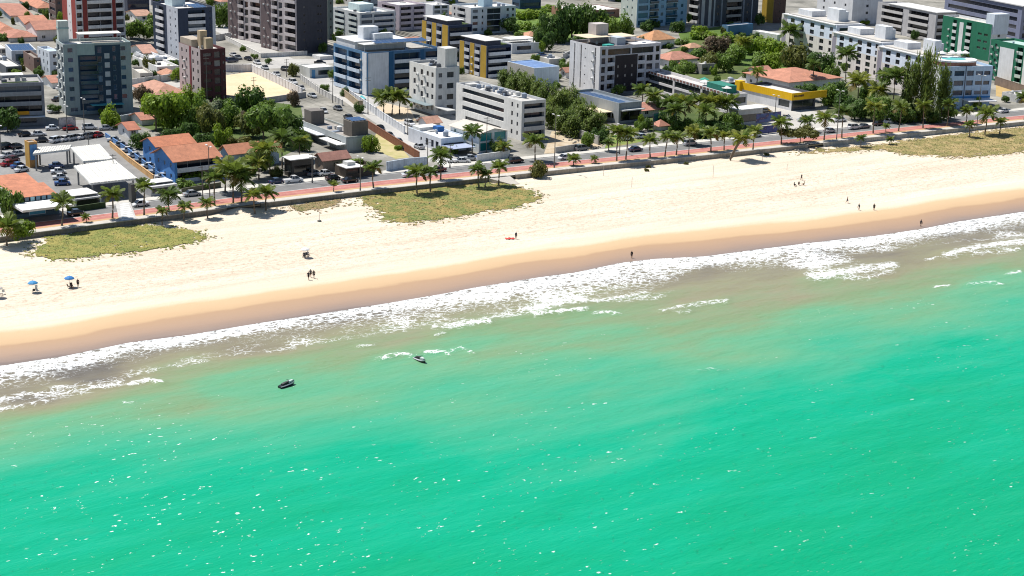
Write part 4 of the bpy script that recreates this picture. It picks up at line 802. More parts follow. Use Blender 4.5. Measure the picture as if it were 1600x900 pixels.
# --- top towers
b = Bld('apartment_tower','tower of turquoise glass and white balconies at the top edge','building',994,None,43,969,1072,36,hmin=40); b.shell(12,[('s',.03,.22,2.2,.4),('b',.25,.42,.5,M((.55,.68,.76)),True),W_(.50,1.6,1.4,.9),('b',.58,.80,.5,M((.50,.65,.74)),True),W_(.9,1.4,1.4,.9)],[W_(.3,.8,1.0,1.0),W_(.6,.8,1.0,1.0),('ac',.75,.4)],wall=(.30,.48,.62),wallL=(.68,.68,.68),glass=(.03,.13,.2))
b = Bld('apartment_tower','dark slate tower with stacked balconies at the top edge behind the gardens','building',1112,None,41,1072,1183,36,hmin=45); b.shell(13,[('p',.02,.05,0,1,M((.35,.38,.42))),('p',.18,.21,0,1,M((.2,.22,.26))),('b',.30,.62,.5,M((.30,.29,.28)),False),('p',.66,.69,0,1,M((.2,.22,.26))),('p',.85,.87,0,1,M((.35,.38,.42))),W_(.12,1.1,1.2,.9),W_(.77,1.1,1.2,.9)],[('p',.05,.15,0,1,M(OFFW)),('p',.3,.42,0,1,M(OFFW)),('b',.55,.9,.3,M(WHITE),False)],wall=(.05,.06,.075),wallL=(.12,.12,.13),glass=(.012,.014,.02))
b = Bld('apartment_building','brown block with ochre flank at the top edge left of the white hotel','building',1207,None,36,1189,1226,34,hmin=22); b.shell(6,[W_(.5,.8,.8,1.0)],[('p',.05,.95,.05,.9,M((.55,.36,.05)))],wall=(.10,.06,.05),wallL=(.5,.36,.1))
b = Bld('warehouse','wide white-roofed hall with brick-red side at the top edge','warehouse',895,17,30,862,968,30); b.shell(1,[('s',.1,.9,1.0,1.2)],[],wall=(.25,.11,.09),wallL=(.4,.2,.15),roofc=(.74,.72,.68),parapet=.2)
b = Bld('garden_pavilion','plain steel-blue walled block in front of the dark slate tower','building',1137,40,58,1128,1177,40); b.shell(1,[],[],wall=(.06,.16,.30),wallL=(.15,.28,.42),roofc=(.4,.42,.45),parapet=.3)
b = Bld('shed','long white flat-roofed shed right of the steel-blue block','shed',1214,54,64,1176,1226,36); b.shell(1,[],[],wall=(.7,.69,.66),roofc=(.78,.77,.74),parapet=.2)
# --- houses and low blocks, middle left
house('house','terracotta hip-roofed house below the navy and white block',244,147,158,208,292,34,kind='hip',rise=2.2,tile=(.50,.23,.14))
house('house','white house with salmon-tiled roof left of the navy and white block',226,82,97,204,244,30,kind='gable',rise=1.8,tile=(.52,.25,.16))
house('house','small tile-roofed house at the top edge left of the navy block',214,24,34,197,236,32,kind='gable',rise=1.6,tile=(.5,.25,.15))
b = Bld('house','white cubic house with dark strip windows below the salmon-tiled roof','house',234,90,106,212,256,30); b.shell(1,[('s',.1,.9,1.2,.9)],[('s',.2,.8,1.2,.9)],wall=(.70,.71,.74),roofc=(.7,.69,.67))
b = Bld('house','long low white flat-roofed house with car port left of the dark red block','house',246,104,118,207,279,30); b.shell(1,[('s',.1,.5,1.3,.9)],[],wall=(.70,.69,.67),roofc=(.66,.64,.61)); b.clutter(3,41)
b = Bld('house','beige flat-roofed garage with dark openings beside the grey-green block','house',219,114,130,203,239,26); b.shell(1,[('s',.1,.4,1.6,.4),('s',.5,.9,1.6,.4)],[],wall=(.5,.47,.42),roofc=(.62,.58,.52))
house('house','small red-roofed house under the lime-green tree',202,202,216,184,216,36,kind='gable',rise=1.5,tile=(.52,.17,.09))
house('house','tile-roofed cottage half hidden by trees above the blue house',222,186,196,205,250,36,kind='gable',rise=1.4,tile=(.50,.19,.11))
# blue house, two gables
house('house','blue house rear wing with the bare orange-tiled roof',246,228,262,223,303,38,wall=(.10,.28,.62),kind='gable',rise=1.7,n=2,tile=(.56,.18,.08),cat='house')
house('house','blue two-storey beach house with mottled orange-tiled roof and dark veranda',274,251,286,241,341,38,wall=(.10,.28,.62),kind='gable',rise=2.6,n=2,ov=.9,Rs=[('b',.05,.93,.7,M((.62,.63,.66)),False)],Ls=[('w',.2,1.0,1.1,.9),('w',.5,1.0,1.1,.9),('w',.8,1.0,1.1,.9)],tile=(.54,.19,.09))
house('house','pale blue beach house with an even orange-tiled roof among the trees',360,240,264,345,436,38,wall=(.45,.58,.70),kind='gable',rise=2.0,n=1,ov=.8,tile=(.58,.21,.10))
# grey modern house by the side street
b = Bld('villa','long grey flat-roofed villa with two roof blocks beside the side street','house',541,214,238,461,581,34); b.shell(1,[('p',.02,.98,.1,.9,M((.40,.43,.42)))],[('s',.1,.35,1.5,.8),('s',.45,.75,1.5,.8)],wall=(.38,.40,.38),wallL=(.42,.45,.46),roofc=(.36,.33,.30),parapet=.6)
b.rbox('roof_block',.35,.98,.06,.22,4.2,(.16,.14,.12)); b.solar(.38,.95,.07,.21,4,2,z=b.zr+4.2,tilt=.2); b.rbox('roof_block',.1,.62,.72,.86,4.0,(.18,.16,.145)); b.slab('side_slab',-.35,-.01,.0,.35,2.2,.2,(.72,.71,.69)); b.slab('side_slab',-.3,-.01,.4,.95,2.6,.25,(.66,.69,.73)); b.clutter(5,51)
# kiosks on the seafront
b = Bld('kiosk','dark kiosk under a flat white roof beside the parked white pickup','kiosk',456,250,277,444,490,36); b.shell(1,[('s',.1,.9,1.9,.6)],[('s',.1,.9,1.9,.6)],wall=(.06,.055,.05),roofc=(.78,.77,.75),parapet=.15,glass=(.01,.01,.01)); b.slab('roof_overhang',-.1,1.1,-.12,1.05,b.H+.003,.2,(.78,.77,.75))
b = Bld('kiosk','dark low beach bar with white roof and roof vent near the vacant lot','kiosk',541,262,279,523,586,36); b.shell(1,[('s',.06,.45,1.5,.7),('s',.55,.95,1.5,.7)],[],wall=(.09,.07,.055),roofc=(.10,.08,.06),glass=(.01,.01,.01)); b.slab('roof_overhang',-.06,.55,-.2,.7,b.H+.003,.2,(.76,.75,.72)); b.rbox('roof_vent',.12,.4,.2,.6,.9,(.6,.6,.58),z=b.H+.2)
house('house','shabby red and brown tiled hut between the two dark kiosks',505,250,268,492,545,36,wall=(.30,.24,.2),kind='gable',rise=1.6,tile=(.36,.15,.10))
# white shop row and white gabled house
b = Bld('shop','long white flat-roofed shop on the corner of the side street','shop',689,216,238,638,729,34); b.shell(1,[('s',.1,.9,1.7,.3)],[W_(.12,1.6,2.0,.3,0,1,1),W_(.26,1.4,2.0,.3,0,1,1),W_(.42,1.4,2.0,.3,0,1,1),W_(.6,.8,.9,1.2,0,1,1)],wall=(.62,.70,.80),wallL=(.72,.74,.78),roofc=(.76,.75,.73),glass=(.02,.03,.05),parapet=.35); b.slab('awning',.0,.9,-.35,-.01,2.0,.12,(.35,.40,.55)); b.rbox('roof_tank',.6,.85,.55,.7,1.4,(.03,.13,.38)); b.rbox('roof_block',.1,.9,.72,.95,1.0,(.72,.72,.7)); b.clutter(4,61)
house('house','white beach house with teal glass front and pale shallow roof',748,208,239,704,793,36,wall=(.72,.76,.78),kind='gable',ridge='L',rise=1.1,n=2,Rs=[('s',.05,.46,2.3,.4),('s',.54,.95,2.3,.4)],tile=M((.60,.55,.48),.8),glass=(.02,.24,.25))
# seafront shop at the left
b = Bld('shop','glass-fronted seafront shop with blue poster and orange-tiled roof at the left','shop',22,317,342,-40,91,36)
b.shell(1,[('s',.04,.30,2.7,.5),('s',.72,.98,2.7,.5),('p',.33,.70,.12,.86,M((.62,.70,.76)))],[],wall=(.10,.16,.20),wallL=(.6,.62,.64),roofc=(.2,.2,.2),glass=(.02,.06,.09),fh=3.6)
q = MB(); q.box(.345*b.wr,-.14,.16*b.H,.685*b.wr,-.1,.82*b.H); q.build('poster',MPLAIN((.10,.40,.60),.3),b.root)
q = MB(); x=.44*b.wr
for w in (.28,.2,.3,.22,.26,.18,.24): q.box(x,-.17,.56*b.H,x+w,-.145,.56*b.H+rnd.uniform(.18,.3)); x+=w+.08
q.build('poster_lettering',M((.06,.22,.42)),b.root)
b.slab('canopy',-.05,1.05,-.28,-.015,b.H-.55,.5,(.76,.76,.75))
for i in range(8):
    q = MB(); q.box((i+.1)/8*b.wr,-.0,b.H,(i+.8)/8*b.wr,.06,b.H+.9); q.build('clerestory_pane',MG((.06,.16,.24)),b.root)
def slope(b,x0,x1,y0,z0,y1,z1,name='roof_slope'):
    q=MB(); q.quad((x0,y0,z0),(x1,y0,z0),(x1,y1,z1),(x0,y1,z1)); q.quad((x0,y1,z1-.15),(x1,y1,z1-.15),(x1,y0,z0-.15),(x0,y0,z0-.15)); q.quad((x0,y0,z0-.15),(x1,y0,z0-.15),(x1,y0,z0),(x0,y0,z0)); q.quad((x0,y0,z0-.15),(x0,y0,z0),(x0,y1,z1),(x0,y1,z1-.15)); q.quad((x1,y0,z0-.15),(x1,y0,z0),(x1,y1,z1),(x1,y1,z1-.15)); return q.build(name,MTILE((.56,.19,.09)),b.root)
slope(b,0.02*b.wr,b.wr,.5,b.H+.9,b.wl*.34,b.H+1.9); slope(b,0.02*b.wr,b.wr*.95,b.wl*.36,b.H+1.2,b.wl*.72,b.H+2.3)
q=MB(); q.box(-.4,0,0,-.05,b.wl,b.H+2.2); q.build('parapet_wall',M((.72,.72,.72)),b.root)
# white canopies of the filling-station-like car park
for lab,pts,z in (('large ribbed white canopy roof nearer the beach road',[(115,259),(179,249),(215,278),(141,286)],4.6),('smaller ribbed white canopy roof behind the large one',[(110,230),(156,225),(177,248),(130,251.5)],4.8),('narrow white canopy roof linked to the orange box',[(51,240),(108,233),(112,226),(58,230)],4.6)):
    P = [G(*p,z) for p in pts]; c = sum(P)/4; o = thing('canopy',lab,'canopy',(c[0],c[1],0),group='white canopies'); q = MB()
    q.prism([tuple((p-c)[:2]) for p in P],z-.5,z-.1); q.build('fascia',M((.66,.66,.64)),o)
    n = 14; a,b_,c_,d = [(p-c)[:2] for p in P]
    for i in range(n):
        f0,f1 = i/n+.004,(i+.86)/n; q = MB(); q.prism([tuple(a+(b_-a)*f0),tuple(a+(b_-a)*f1),tuple(d+(c_-d)*f1),tuple(d+(c_-d)*f0)],z-.1,z+.02); q.build('roof_panel',M((.70,.68,.62),.6,.15),o)
    for p in P:
        q=MB(); e=(p-c)[:2]*.86; q.box(e[0]-.18,e[1]-.18,-.05,e[0]+.18,e[1]+.18,z-.5); q.build('column',M((.3,.3,.3)),o)
b = Bld('car_wash','small orange box building with blue panel at the parking entrance','building',47,222,262,38,58,36); b.shell(1,[('p',.1,.9,.3,.9,M((.1,.25,.5)))],[],wall=(.50,.27,.10),wallL=(.55,.32,.08),roofc=(.35,.33,.3),parapet=.2)
b = Bld('shelter','pale parking shelter with flat roof nearest the raised crossing','shelter',118,311,327,98,158,38); b.shell(1,[('s',.05,.95,1.4,.3)],[],wall=(.55,.55,.54),roofc=(.70,.69,.66),parapet=.15,glass=(.02,.02,.02)); b.slab('upper_roof',.0,.98,.2,1.1,b.H+.35,.15,(.72,.71,.68))
b = Bld('shelter','pale flat-roofed carport beside the blue beach house','shelter',236,292,307,222,277,38); b.shell(1,[('s',.05,.95,1.2,.3)],[],wall=(.5,.5,.5),roofc=(.70,.69,.68),parapet=.12,glass=(.02,.02,.02)); b.slab('upper_roof',.02,.98,.4,1.3,b.H+.3,.15,(.72,.71,.7))
b = Bld('gatehouse','dark gate frame of the car park between shelter and crossing','gate',206,288,318,200,212,36); b.shell(1,[],[],wall=(.09,.09,.085),roofc=(.1,.1,.1),parapet=.1)
# walls
bwall('long white street wall right of the side street',[(545,150),(600,188),(632,209)],2.2,(.70,.71,.73),piers=1)
bwall('brown brick wall along the side street beside the vacant lot',[(572,198),(610,222),(655,250)],2.2,(.22,.09,.05))
bwall('blue-white painted wall at the street corner of the vacant lot',[(604,268),(640,262),(668,260)],2.6,(.58,.66,.76))
bwall('tall white panel wall along the walled sand lot and side street',[(352,112),(393,112),(432,130),(472,150)],2.6,(.70,.69,.70),piers=1)
bwall('low grey wall closing the beach side of the sand lot',[(350,157),(410,162),(478,152)],1.8,(.45,.44,.42))
bwall('long white compound wall with flower boxes before the nearer brown tower',[(352,62),(408,90),(480,86)],1.6,(.72,.70,.67))
bwall('grey slab fence along the casuarina trees',[(868,198),(905,215),(935,226)],2.4,(.42,.41,.39),piers=1)
bwall('grey-blue slatted fence beside the forecourt of the yellow shop',[(1322,172),(1350,186)],3.2,(.50,.58,.64),piers=1)
bwall('dark wall beyond the dry lot right of the seafront hotel',[(1554,132),(1582,141),(1600,147)],3.0,(.22,.17,.14))
bwall('low dark hedge wall in front of the blue beach house',[(284,302),(345,292)],1.2,(.12,.12,.08))
bwall('white wall with arched panel before the white beach house',[(745,253),(792,247),(796,240)],2.0,(.72,.73,.72))
bwall('white low wall between rubble lot and pavement',[(868,240),(905,234)],1.8,(.45,.43,.40))
bwall('orange painted wall in the car park beside the canopies',[(172,228),(200,252),(240,282)],1.4,(.66,.40,.18))
bwall('blue painted car park wall below the blue beach house',[(165,214),(200,238),(262,287)],1.2,(.12,.25,.50))
bwall('dark hedge wall before the pale parking shelter',[(105,333),(165,324)],1.3,(.05,.08,.03))

house('house','low red-tiled house between the modern villa and the palm grove',1000,172,184,975,1042,34,kind='hip',rise=1.6,tile=(.52,.21,.13))
house('house','small terracotta roof beside the garden hedge right of the orange-roofed house',1078,74,82,1066,1098,34,kind='hip',rise=1.4,tile=(.52,.26,.14))
house('house','small red-roofed house right of the warehouse',884,112,122,876,902,34,kind='gable',rise=1.4,tile=(.50,.22,.13))
b = Bld('house','white garden house with blue door across the street from the sand lot','house',484,106,122,466,522,34); b.shell(1,[('s',.35,.8,1.6,.5),('p',.08,.22,.0,.8,M((.12,.3,.5)))],[],wall=(.66,.66,.62),roofc=(.78,.76,.72),parapet=.25)
b = Bld('shed','long narrow white shed at the foot of the nearer brown tower','shed',500,88,94,488,520,34); b.shell(1,[],[],wall=(.7,.69,.67),roofc=(.78,.77,.74),parapet=.15)
house('house','pale tiled house at the top edge right of the farther mustard block',690,22,30,668,706,34,kind='gable',rise=1.6,tile=(.5,.24,.15))
house('house','tile-roofed house at the top edge between navy block and twin towers',346,2,12,332,364,34,kind='hip',rise=1.6,tile=(.5,.22,.13))
house('house','small tiled garden house under the dark red block',300,142,152,284,314,34,kind='hip',rise=1.2,tile=(.5,.24,.15))
bwall('white garden wall along the street by the white garden house',[(470,124),(500,146),(535,165)],1.8,(.62,.6,.57),piers=1)
bwall('pale compound wall between navy block and twin towers',[(336,64),(360,60)],2.4,(.66,.66,.66),piers=1)
bwall('white wall left of the dark red block',[(204,134),(250,128),(280,124)],2.2,(.66,.65,.64),piers=1)
bwall('white wall before the grey-green block forecourt',[(160,197),(205,188)],2.0,(.55,.6,.62),piers=1)
bwall('pale wall along the road behind the casuarinas',[(880,92),(905,80),(960,72)],2.0,(.6,.58,.55))
patch('hard_court',[(640,196),(700,176),(760,206),(720,222)],MGROUND((.36,.35,.33),(.46,.44,.41),.1,1.2),-.043)
patch('yard',[(580,172),(600,160),(640,170),(650,188),(622,190)],MGROUND((.55,.44,.30),(.48,.40,.30),.15,1.2),-.043)

for lab,xn,yt,yb,xl,xr,k,wc in [('dark modern house with white slab roof left of the narrow brown block',10,104,118,-30,34,1,(.12,.13,.15)),('low cream house at the left edge under the tile roofs',-10,76,88,-40,14,1,(.55,.5,.44)),('white annex with dark doors behind the beige garage',258,94,102,236,280,1,(.68,.68,.7)),('white three-storey block at the top edge right of the pink one',676,8,32,655,702,3,(.6,.62,.66)),('cream low building behind the warehouse',858,92,102,842,880,1,(.66,.63,.58)),('grey garden annex behind the restaurant',1096,100,116,1082,1118,1,(.30,.29,.27)),('white low annex behind the yellow shop pylon',1138,128,140,1126,1162,1,(.66,.64,.62)),('low white annex between green block and seafront hotel',1588,148,160,1566,1622,1,(.6,.6,.6))]:
    b = Bld('annex_building',lab,'building',xn,yt,yb,xl,xr,30); b.shell(k,[('s',.1,.45,1.3,.7),('s',.55,.9,1.3,.7)],[],wall=wc,roofc=(.66,.64,.60),parapet=.4); b.clutter(3,int(xn)%97)
patch('courtyard',[(200,130),(285,112),(285,135),(206,150)],MGROUND((.42,.40,.37),(.5,.48,.44),.1,1.2),-.042)
patch('garden',[(1000,100),(1064,72),(1100,60),(1170,110),(1130,140),(1060,112)],MGROUND((.06,.09,.025),(.13,.15,.05),.1,.8),-.034)
patch('garden',[(780,150),(800,128),(950,190),(940,205),(900,215),(850,185)],MGROUND((.10,.10,.04),(.2,.17,.08),.1,.8),-.034)

for lab,xn,yb,xl,xr,hh,n,wc in [('cream block beyond the top edge over the pale teal-white block',548,8,520,590,18,5,(.6,.58,.55)),('grey block beyond the top edge over the pink block',690,6,664,716,20,6,(.45,.46,.5)),('white block beyond the top edge over the bright garden',868,-4,846,900,16,5,(.66,.66,.66)),('beige block beyond the top edge beside the wide hall',950,2,925,972,16,5,(.6,.55,.48)),('pale block beyond the top edge right of the navy block',236,8,214,262,16,5,(.6,.6,.62)),('ochre block beyond the top edge above the grey terraced block',1440,-2,1400,1480,16,5,(.55,.5,.42))]:
    b = Bld('apartment_building',lab,'building',xn,None,yb,xl,xr,34,hmin=hh); b.shell(n,[('b',.1,.45,.3,M((.6,.6,.6)),False),W_(.7,1.4,1.3,.9)],[W_(.25,1.3,1.3,.9),W_(.6,1.3,1.3,.9)],wall=wc)
for lab,xn,yt,yb,xl,xr,kd,tl in [('small orange-roofed house between the courtyard wall and dark red block',262,118,126,246,282,'hip',(.5,.22,.12)),('low tiled house at the corner of the lane left of the grey-green block',82,128,138,66,98,'gable',(.5,.2,.12)),('tiled outbuilding behind the blue and white building',640,66,72,622,660,'gable',(.5,.22,.13)),('orange-roofed cottage behind the low white shop',826,56,62,812,846,'hip',(.52,.24,.13)),('small terracotta pavilion in the gardens behind the restaurant',1064,104,112,1052,1080,'hip',(.5,.22,.13)),('red-roofed lodge at the forecourt edge behind the hip-roofed house',1182,112,122,1166,1206,'gable',(.52,.2,.12)),('tiled gatehouse beside the villa driveway',1030,196,204,1020,1044,'hip',(.5,.2,.12)),('low tiled shelter behind the long white shop',668,192,200,654,688,'gable',(.5,.24,.15))]:
    house('house',lab,xn,yt,yb,xl,xr,34,kind=kd,rise=1.5,tile=tl)
# ------------------------------------------------------------------ palms
PALMG = [MLEAF((0.12, 0.17, 0.028)), MLEAF((0.08, 0.13, 0.026)), MLEAF((0.17, 0.20, 0.03)), MLEAF((0.18, 0.14, 0.04))]
TRUNKM = M((0.22, 0.17, 0.125), .9, .3, 2.0)
def frond_mesh(k, mat):
    rr = random.Random(k); L = 2.9; droop = (.9, 1.35, 1.9)[k % 3]; mb = MB(); n = 8; pts = []
    for i in range(n+1):
        t = i/n; pts.append(Vector((L*(t-.12*droop*t**3), rr.uniform(-.05, .05)*t, L*(.42*t-.42*droop*t*t*.62-.12*droop*t**3))))
    for a, b in zip(pts, pts[1:]): mb.quad(a+Vector((0, -.035, 0)), a+Vector((0, .035, 0)), b+Vector((0, .02, 0)), b+Vector((0, -.02, 0)))
    for i in range(1, n+1):
        p = pts[i]; d = (pts[i]-pts[i-1]).normalized(); w = 1.05*math.sin(math.pi*min(1, (i+.9)/n*.80+.12))
        for sgn in (-1, 1):
            tip = p+Vector((0, sgn*w*.80, 0))+d*w*.62+Vector((0, 0, -w*(.28+.2*rr.random())))
            b0 = p-d*.26; b1 = p+d*.10
            mb.quad(b0, b1, tip+d*.10, tip-d*.12)
    return mb.mesh('frond', [mat])
def trunk_mesh(lean, k):
    mb = MB(); n = 7; pts = [(lean*(i/n)**1.5, .06*math.sin(i*1.3+k), i/n) for i in range(n+1)]
    mb.tube(pts, [.19, .15, .135, .13, .125, .12, .115, .12], 7); return mb.mesh('trunk', [TRUNKM], True)
def palm(x, y, yc, label, fr=1.0, col=0, lean=0.0, laz=0.0, nf=18, sand=False, stiff=False, group='palms'):
    fr *= 1.18; g = GS(x, y) if sand else G(x, y, 0.05); h = max(.6, (y-yc)/ppm(x, y))
    az = rnd.uniform(0, 6.28) if lean == 0 else laz
    o = thing('palm_tree', label, 'palm', (g[0], g[1], g[2]-.05), az, group)
    if not lean: o.rotation_euler = (rnd.gauss(0, .05), rnd.gauss(0, .05), az)
    ln = lean*h
    me = cached(('trunk', round(ln, 1)), lambda: trunk_mesh(ln, 1))
    put('trunk', me, o, (0, 0, 0), 0, (1.15*min(1.2, fr+.1), 1.15*min(1.2, fr+.1), h))
    if lean: me_top = ln*1.15*min(1.2, fr+.1)
    else: me_top = 0
    for i in range(nf):
        q = i/nf; k = (0 if q < .35 else 1 if q < .7 else 2); k = 0 if stiff else k
        e = R(62-88*q+rnd.uniform(-9, 9)) if not stiff else R(80-50*q)
        c = col if rnd.random() < .8 else rnd.choice((0, 1, 2))
        if q > .88 and rnd.random() < .35: c = 3
        sc = fr*rnd.uniform(.82, 1.12)*(1.0 if q > .15 else .8)
        put('frond', cached(('frond', k, c), lambda: frond_mesh(k, PALMG[c])), o, (me_top, 0, h-.05), 0, (sc, sc, sc), (rnd.uniform(-.2, .2), -e*.75, i*2.39996+rnd.uniform(-.2, .2)))
PROM = 'palms along the promenade'
for a in [
 (97,353,314,'palm on the promenade beside the dark hatchback by the glass-fronted shop',1.05,0),(176,341,302,'palm on the promenade just left of the raised crossing',1.05,0),
 (135,347,338,'tiny palm sapling between the first two promenade palms',.45,0),
 (225,336,289,'slim palm immediately right of the raised crossing',.9,0),(263.5,330,303,'palm in the cycle-lane verge before the pale carport',1.1,1),
 (335,321,276,'tall palm nearest the street lamp before the blue beach house',1.15,1),(364,317,268,'tallest broad palm before the pale blue beach house',1.7,0),(378,317,279,'palm right of the tallest broad palm, crowns touching',1.35,1),
 (583,294,261,'leaning palm at the seawall beyond the dark beach bar',1.0,1),(689,281,243,'palm on the promenade at the mouth of the side street',1.2,1),
 (836,251,219,'wide palm before the end of the long grey wing',1.25,0),(896,259,248,'short feathery palm beside the white car on the road',.75,0),(928,255,248,'tiny promenade palm right of the short feathery palm',.5,0),
 (963,251,207,'tall palm left of a close pair by the navy car',1.25,0),(978,249,208,'tall palm right of a close pair by the navy car',1.2,0),(951,236,222,'small round palm on the inland pavement near the lawn',.7,1),
 (1015.6,246,219,'promenade palm next right after the navy car',1.0,0),(1038.6,244.5,213,'promenade palm in the middle of three left of the silver car',1.05,0),(1057,242,214,'promenade palm just left of the silver car',1.0,0),
 (1085,226,205,'inland palm behind the silver car',1.1,2),(1111,236.5,208,'promenade palm right of the silver car',1.15,0),(1131,234,210,'small promenade palm left of the leaning beach palm',.85,2),(1176,234,202,'promenade palm just right of the leaning beach palm',.95,0),
 (1221,224,191,'palm before the purple billboard',1.15,0),(1261,205,188,'palm on the inland kerb beyond the almond tree',1.0,1),(1288,219,184,'palm left of the forecourt lamp post',1.2,0),(1315,215,174,'tall dark palm over the white van in the forecourt',1.25,1),(1364,208,167,'palm with yellow-green crown left of three even promenade palms',1.25,2),(1384,206,197,'tiny sapling in the red lane before the hotel wings',.5,0),
 (1404,205,167,'promenade palm before the front hotel wing, left of three',1.15,0),(1442,200,165,'promenade palm before the front hotel wing, middle of three',1.1,0),(1480,197,162,'promenade palm before the front hotel wing, right of three',1.1,1),(1510,193,173,'low palm before the hotel entrance canopy',.95,0),(1601,186,152,'palm cut by the right edge of the picture',1.2,1)]:
    palm(*a, group=PROM)
for a in [
 (253,352,328,'small palm on the sand before the pale carport, left of three',.6,0),(287,345,322,'small palm on the sand below the seawall, middle of three',.75,0),(324,341,316,'small palm on the sand below the seawall, right of three',.75,0),
 (398,334,304,'yellowish palm on the sand ramp, left of two',1.0,2),(415,329,300,'palm on the sand ramp, right of two',1.05,0),
 (651,303,268,'broad palm on the widest grass patch, left of two',1.15,0),(672,300,268,'narrow palm on the widest grass patch, right of two',.95,1),(748,293,264,'palm on the grass edge left of its small twin',.95,1),(758,292,270,'small shaded palm on the grass edge behind its taller twin',.7,1),(779,290,259,'palm at the right end of the widest grass patch',.95,0),
 (1345,230,215,'young palm on the sand at the start of the golden grass',.65,1),(1390,226,217,'stunted young palm on the golden grass by the wall',.5,1),(1515,214,194,'young palm on the golden grass left of the bushy one',.75,0),(1539,210,176,'bushy palm on the golden grass before the seafront hotel',1.4,0),(1562,210,190,'small palm on the golden grass right of the bushy one',.85,0),
 (10,384,352,'broad palm on the sand at the far left with shadow below',1.35,0)]:
    palm(*a, sand=True, group='palms on the sand')
palm(521,299,290,'slender cypress-like young palm with upright fronds beside the road',.6,0,nf=12,stiff=True,group=PROM)
palm(1141,251,216,'leaning beach palm hanging over the white sand',1.35,2,lean=.42,laz=R(25),sand=True,nf=18)
for a in [(1232,84,48,'very tall palm before the farthest hotel wing',1.9,1),(1321,128,84,'tall lone palm before the middle hotel wing',1.7,1),(1270,140,101,'slim palm over the terracotta hip roof',1.2,1),(1394,185,121,'big palm before the front hotel wing left of the casuarinas',1.9,1),(1338,172,128,'palm with pale fronds behind the slatted fence',1.7,2),(1366,180,140,'inner palm crown between the big palm and the slatted fence',1.5,2),(1158,92,66,'golden palm in the garden behind the restaurant',1.6,2),
 (1004,170,141,'palm over the red tiles right of the modern villa',1.3,1),(1022,178,148,'palm crown second from the modern villa',1.3,0),(1046,190,160,'palm crown in the grove below the restaurant, left',1.5,1),(1070,194,162,'bright palm crown in the grove below the restaurant',1.6,2),(1092,190,158,'palm crown below the middle of the restaurant railing',1.5,0),(1116,194,160,'lime palm crown in the middle of the restaurant grove',1.6,2),(1135,196,160,'palm crown at the right end of the restaurant grove',1.5,0),(1058,205,172,'low dark palm at the front of the restaurant grove',1.4,1),(1102,206,174,'low palm at the front of the restaurant grove beside the poster wall',1.4,0),
 (600,178,152,'left palm of three in the sandy yard beside the side street',1.4,0),(612,180,149,'middle palm of three in the sandy yard beside the side street',1.5,0),(624,178,153,'right palm of three in the sandy yard beside the side street',1.4,2),(738,243,206,'dark palm before the white beach house',1.2,1),(787,246,228,'short yellow palm in the white beach house garden',.9,2),
 (424,275,232,'palm with large crown between the orange roof and dark kiosk',1.6,0),(441,262,214,'tall dark palm above the dark kiosk',1.5,1),(405,280,252,'low palm left of the dark kiosk',1.4,2),(352,300,262,'inner palm before the even orange roof',1.4,2),(468,250,222,'dark palm beside the grey villa side slab',1.3,1),(1180,150,112,'palm behind the restaurant parasols',1.2,0),(1375,145,118,'palm high against the middle hotel wing',1.2,1)]:
    palm(*a, group='inner palms')

# ------------------------------------------------------------------ broadleaf trees
def crown_mesh(k, mat, style):
    rr = random.Random(100+k); mb = MB(); lobes = []
    if style == 'round':
        for i in range(13):
            a = rr.uniform(0, 6.28); r = rr.uniform(.15, .72); lobes.append((r*math.cos(a), r*math.sin(a), rr.uniform(.30, .92)*(1.05-.4*r), rr.uniform(.22, .38)))
        N, ls = 2000, .085
    elif style == 'flat':
        for i in range(15):
            a = rr.uniform(0, 6.28); r = rr.uniform(.1, .85); lobes.append((r*math.cos(a), r*math.sin(a), rr.uniform(.55, .85), rr.uniform(.18, .32)))
        N, ls = 2000, .085
    elif style == 'low':
        for i in range(12):
            a = rr.uniform(0, 6.28); r = rr.uniform(.1, .75); lobes.append((r*math.cos(a), r*math.sin(a), rr.uniform(.12, .5), rr.uniform(.2, .34)))
        N, ls = 1500, .10
    else:      # casuarina: tall, feathery
        for i in range(20):
            t = (i+.5)/20; a = rr.uniform(0, 6.28); r = rr.uniform(.1, .85)*(1-.42*t); lobes.append((r*math.cos(a), r*math.sin(a), .18+t*.68, rr.uniform(.2, .4)*(1.1-t*.3)))
        N, ls = 3000, .085
    for i in range(N):
        cx, cy, cz, cr = rr.choice(lobes); u, v = rr.uniform(-1, 1), rr.uniform(0, 6.28); q = math.sqrt(1-u*u); r = cr*rr.uniform(.55, 1.08)
        d = Vector((q*math.cos(v), q*math.sin(v), u)); c = Vector((cx, cy, cz))+d*r*Vector((1, 1, .85)).length/1.65
        if style == 'pine':
            dn = (Vector((d.x, d.y, -.35+rr.uniform(-.3, .9)))).normalized(); s = dn.cross(Vector((0, 0, 1))).normalized()*ls*.42; e = dn*ls*rr.uniform(.9, 1.8)
            mb.quad(c-s, c+s, c+s*.4+e, c-s*.4+e)
        else:
            nrm = (d+Vector((rr.uniform(-.7, .7), rr.uniform(-.7, .7), rr.uniform(-.2, .8)))).normalized(); t1 = nrm.cross(Vector((rr.uniform(-1, 1), rr.uniform(-1, 1), .3))).normalized(); t2 = nrm.cross(t1); s = ls*rr.uniform(.55, 1.15)
            mb.quad(c-t1*s, c-t2*s*.6, c+t1*s, c+t2*s*.6)
    return mb.mesh('crown', [mat])
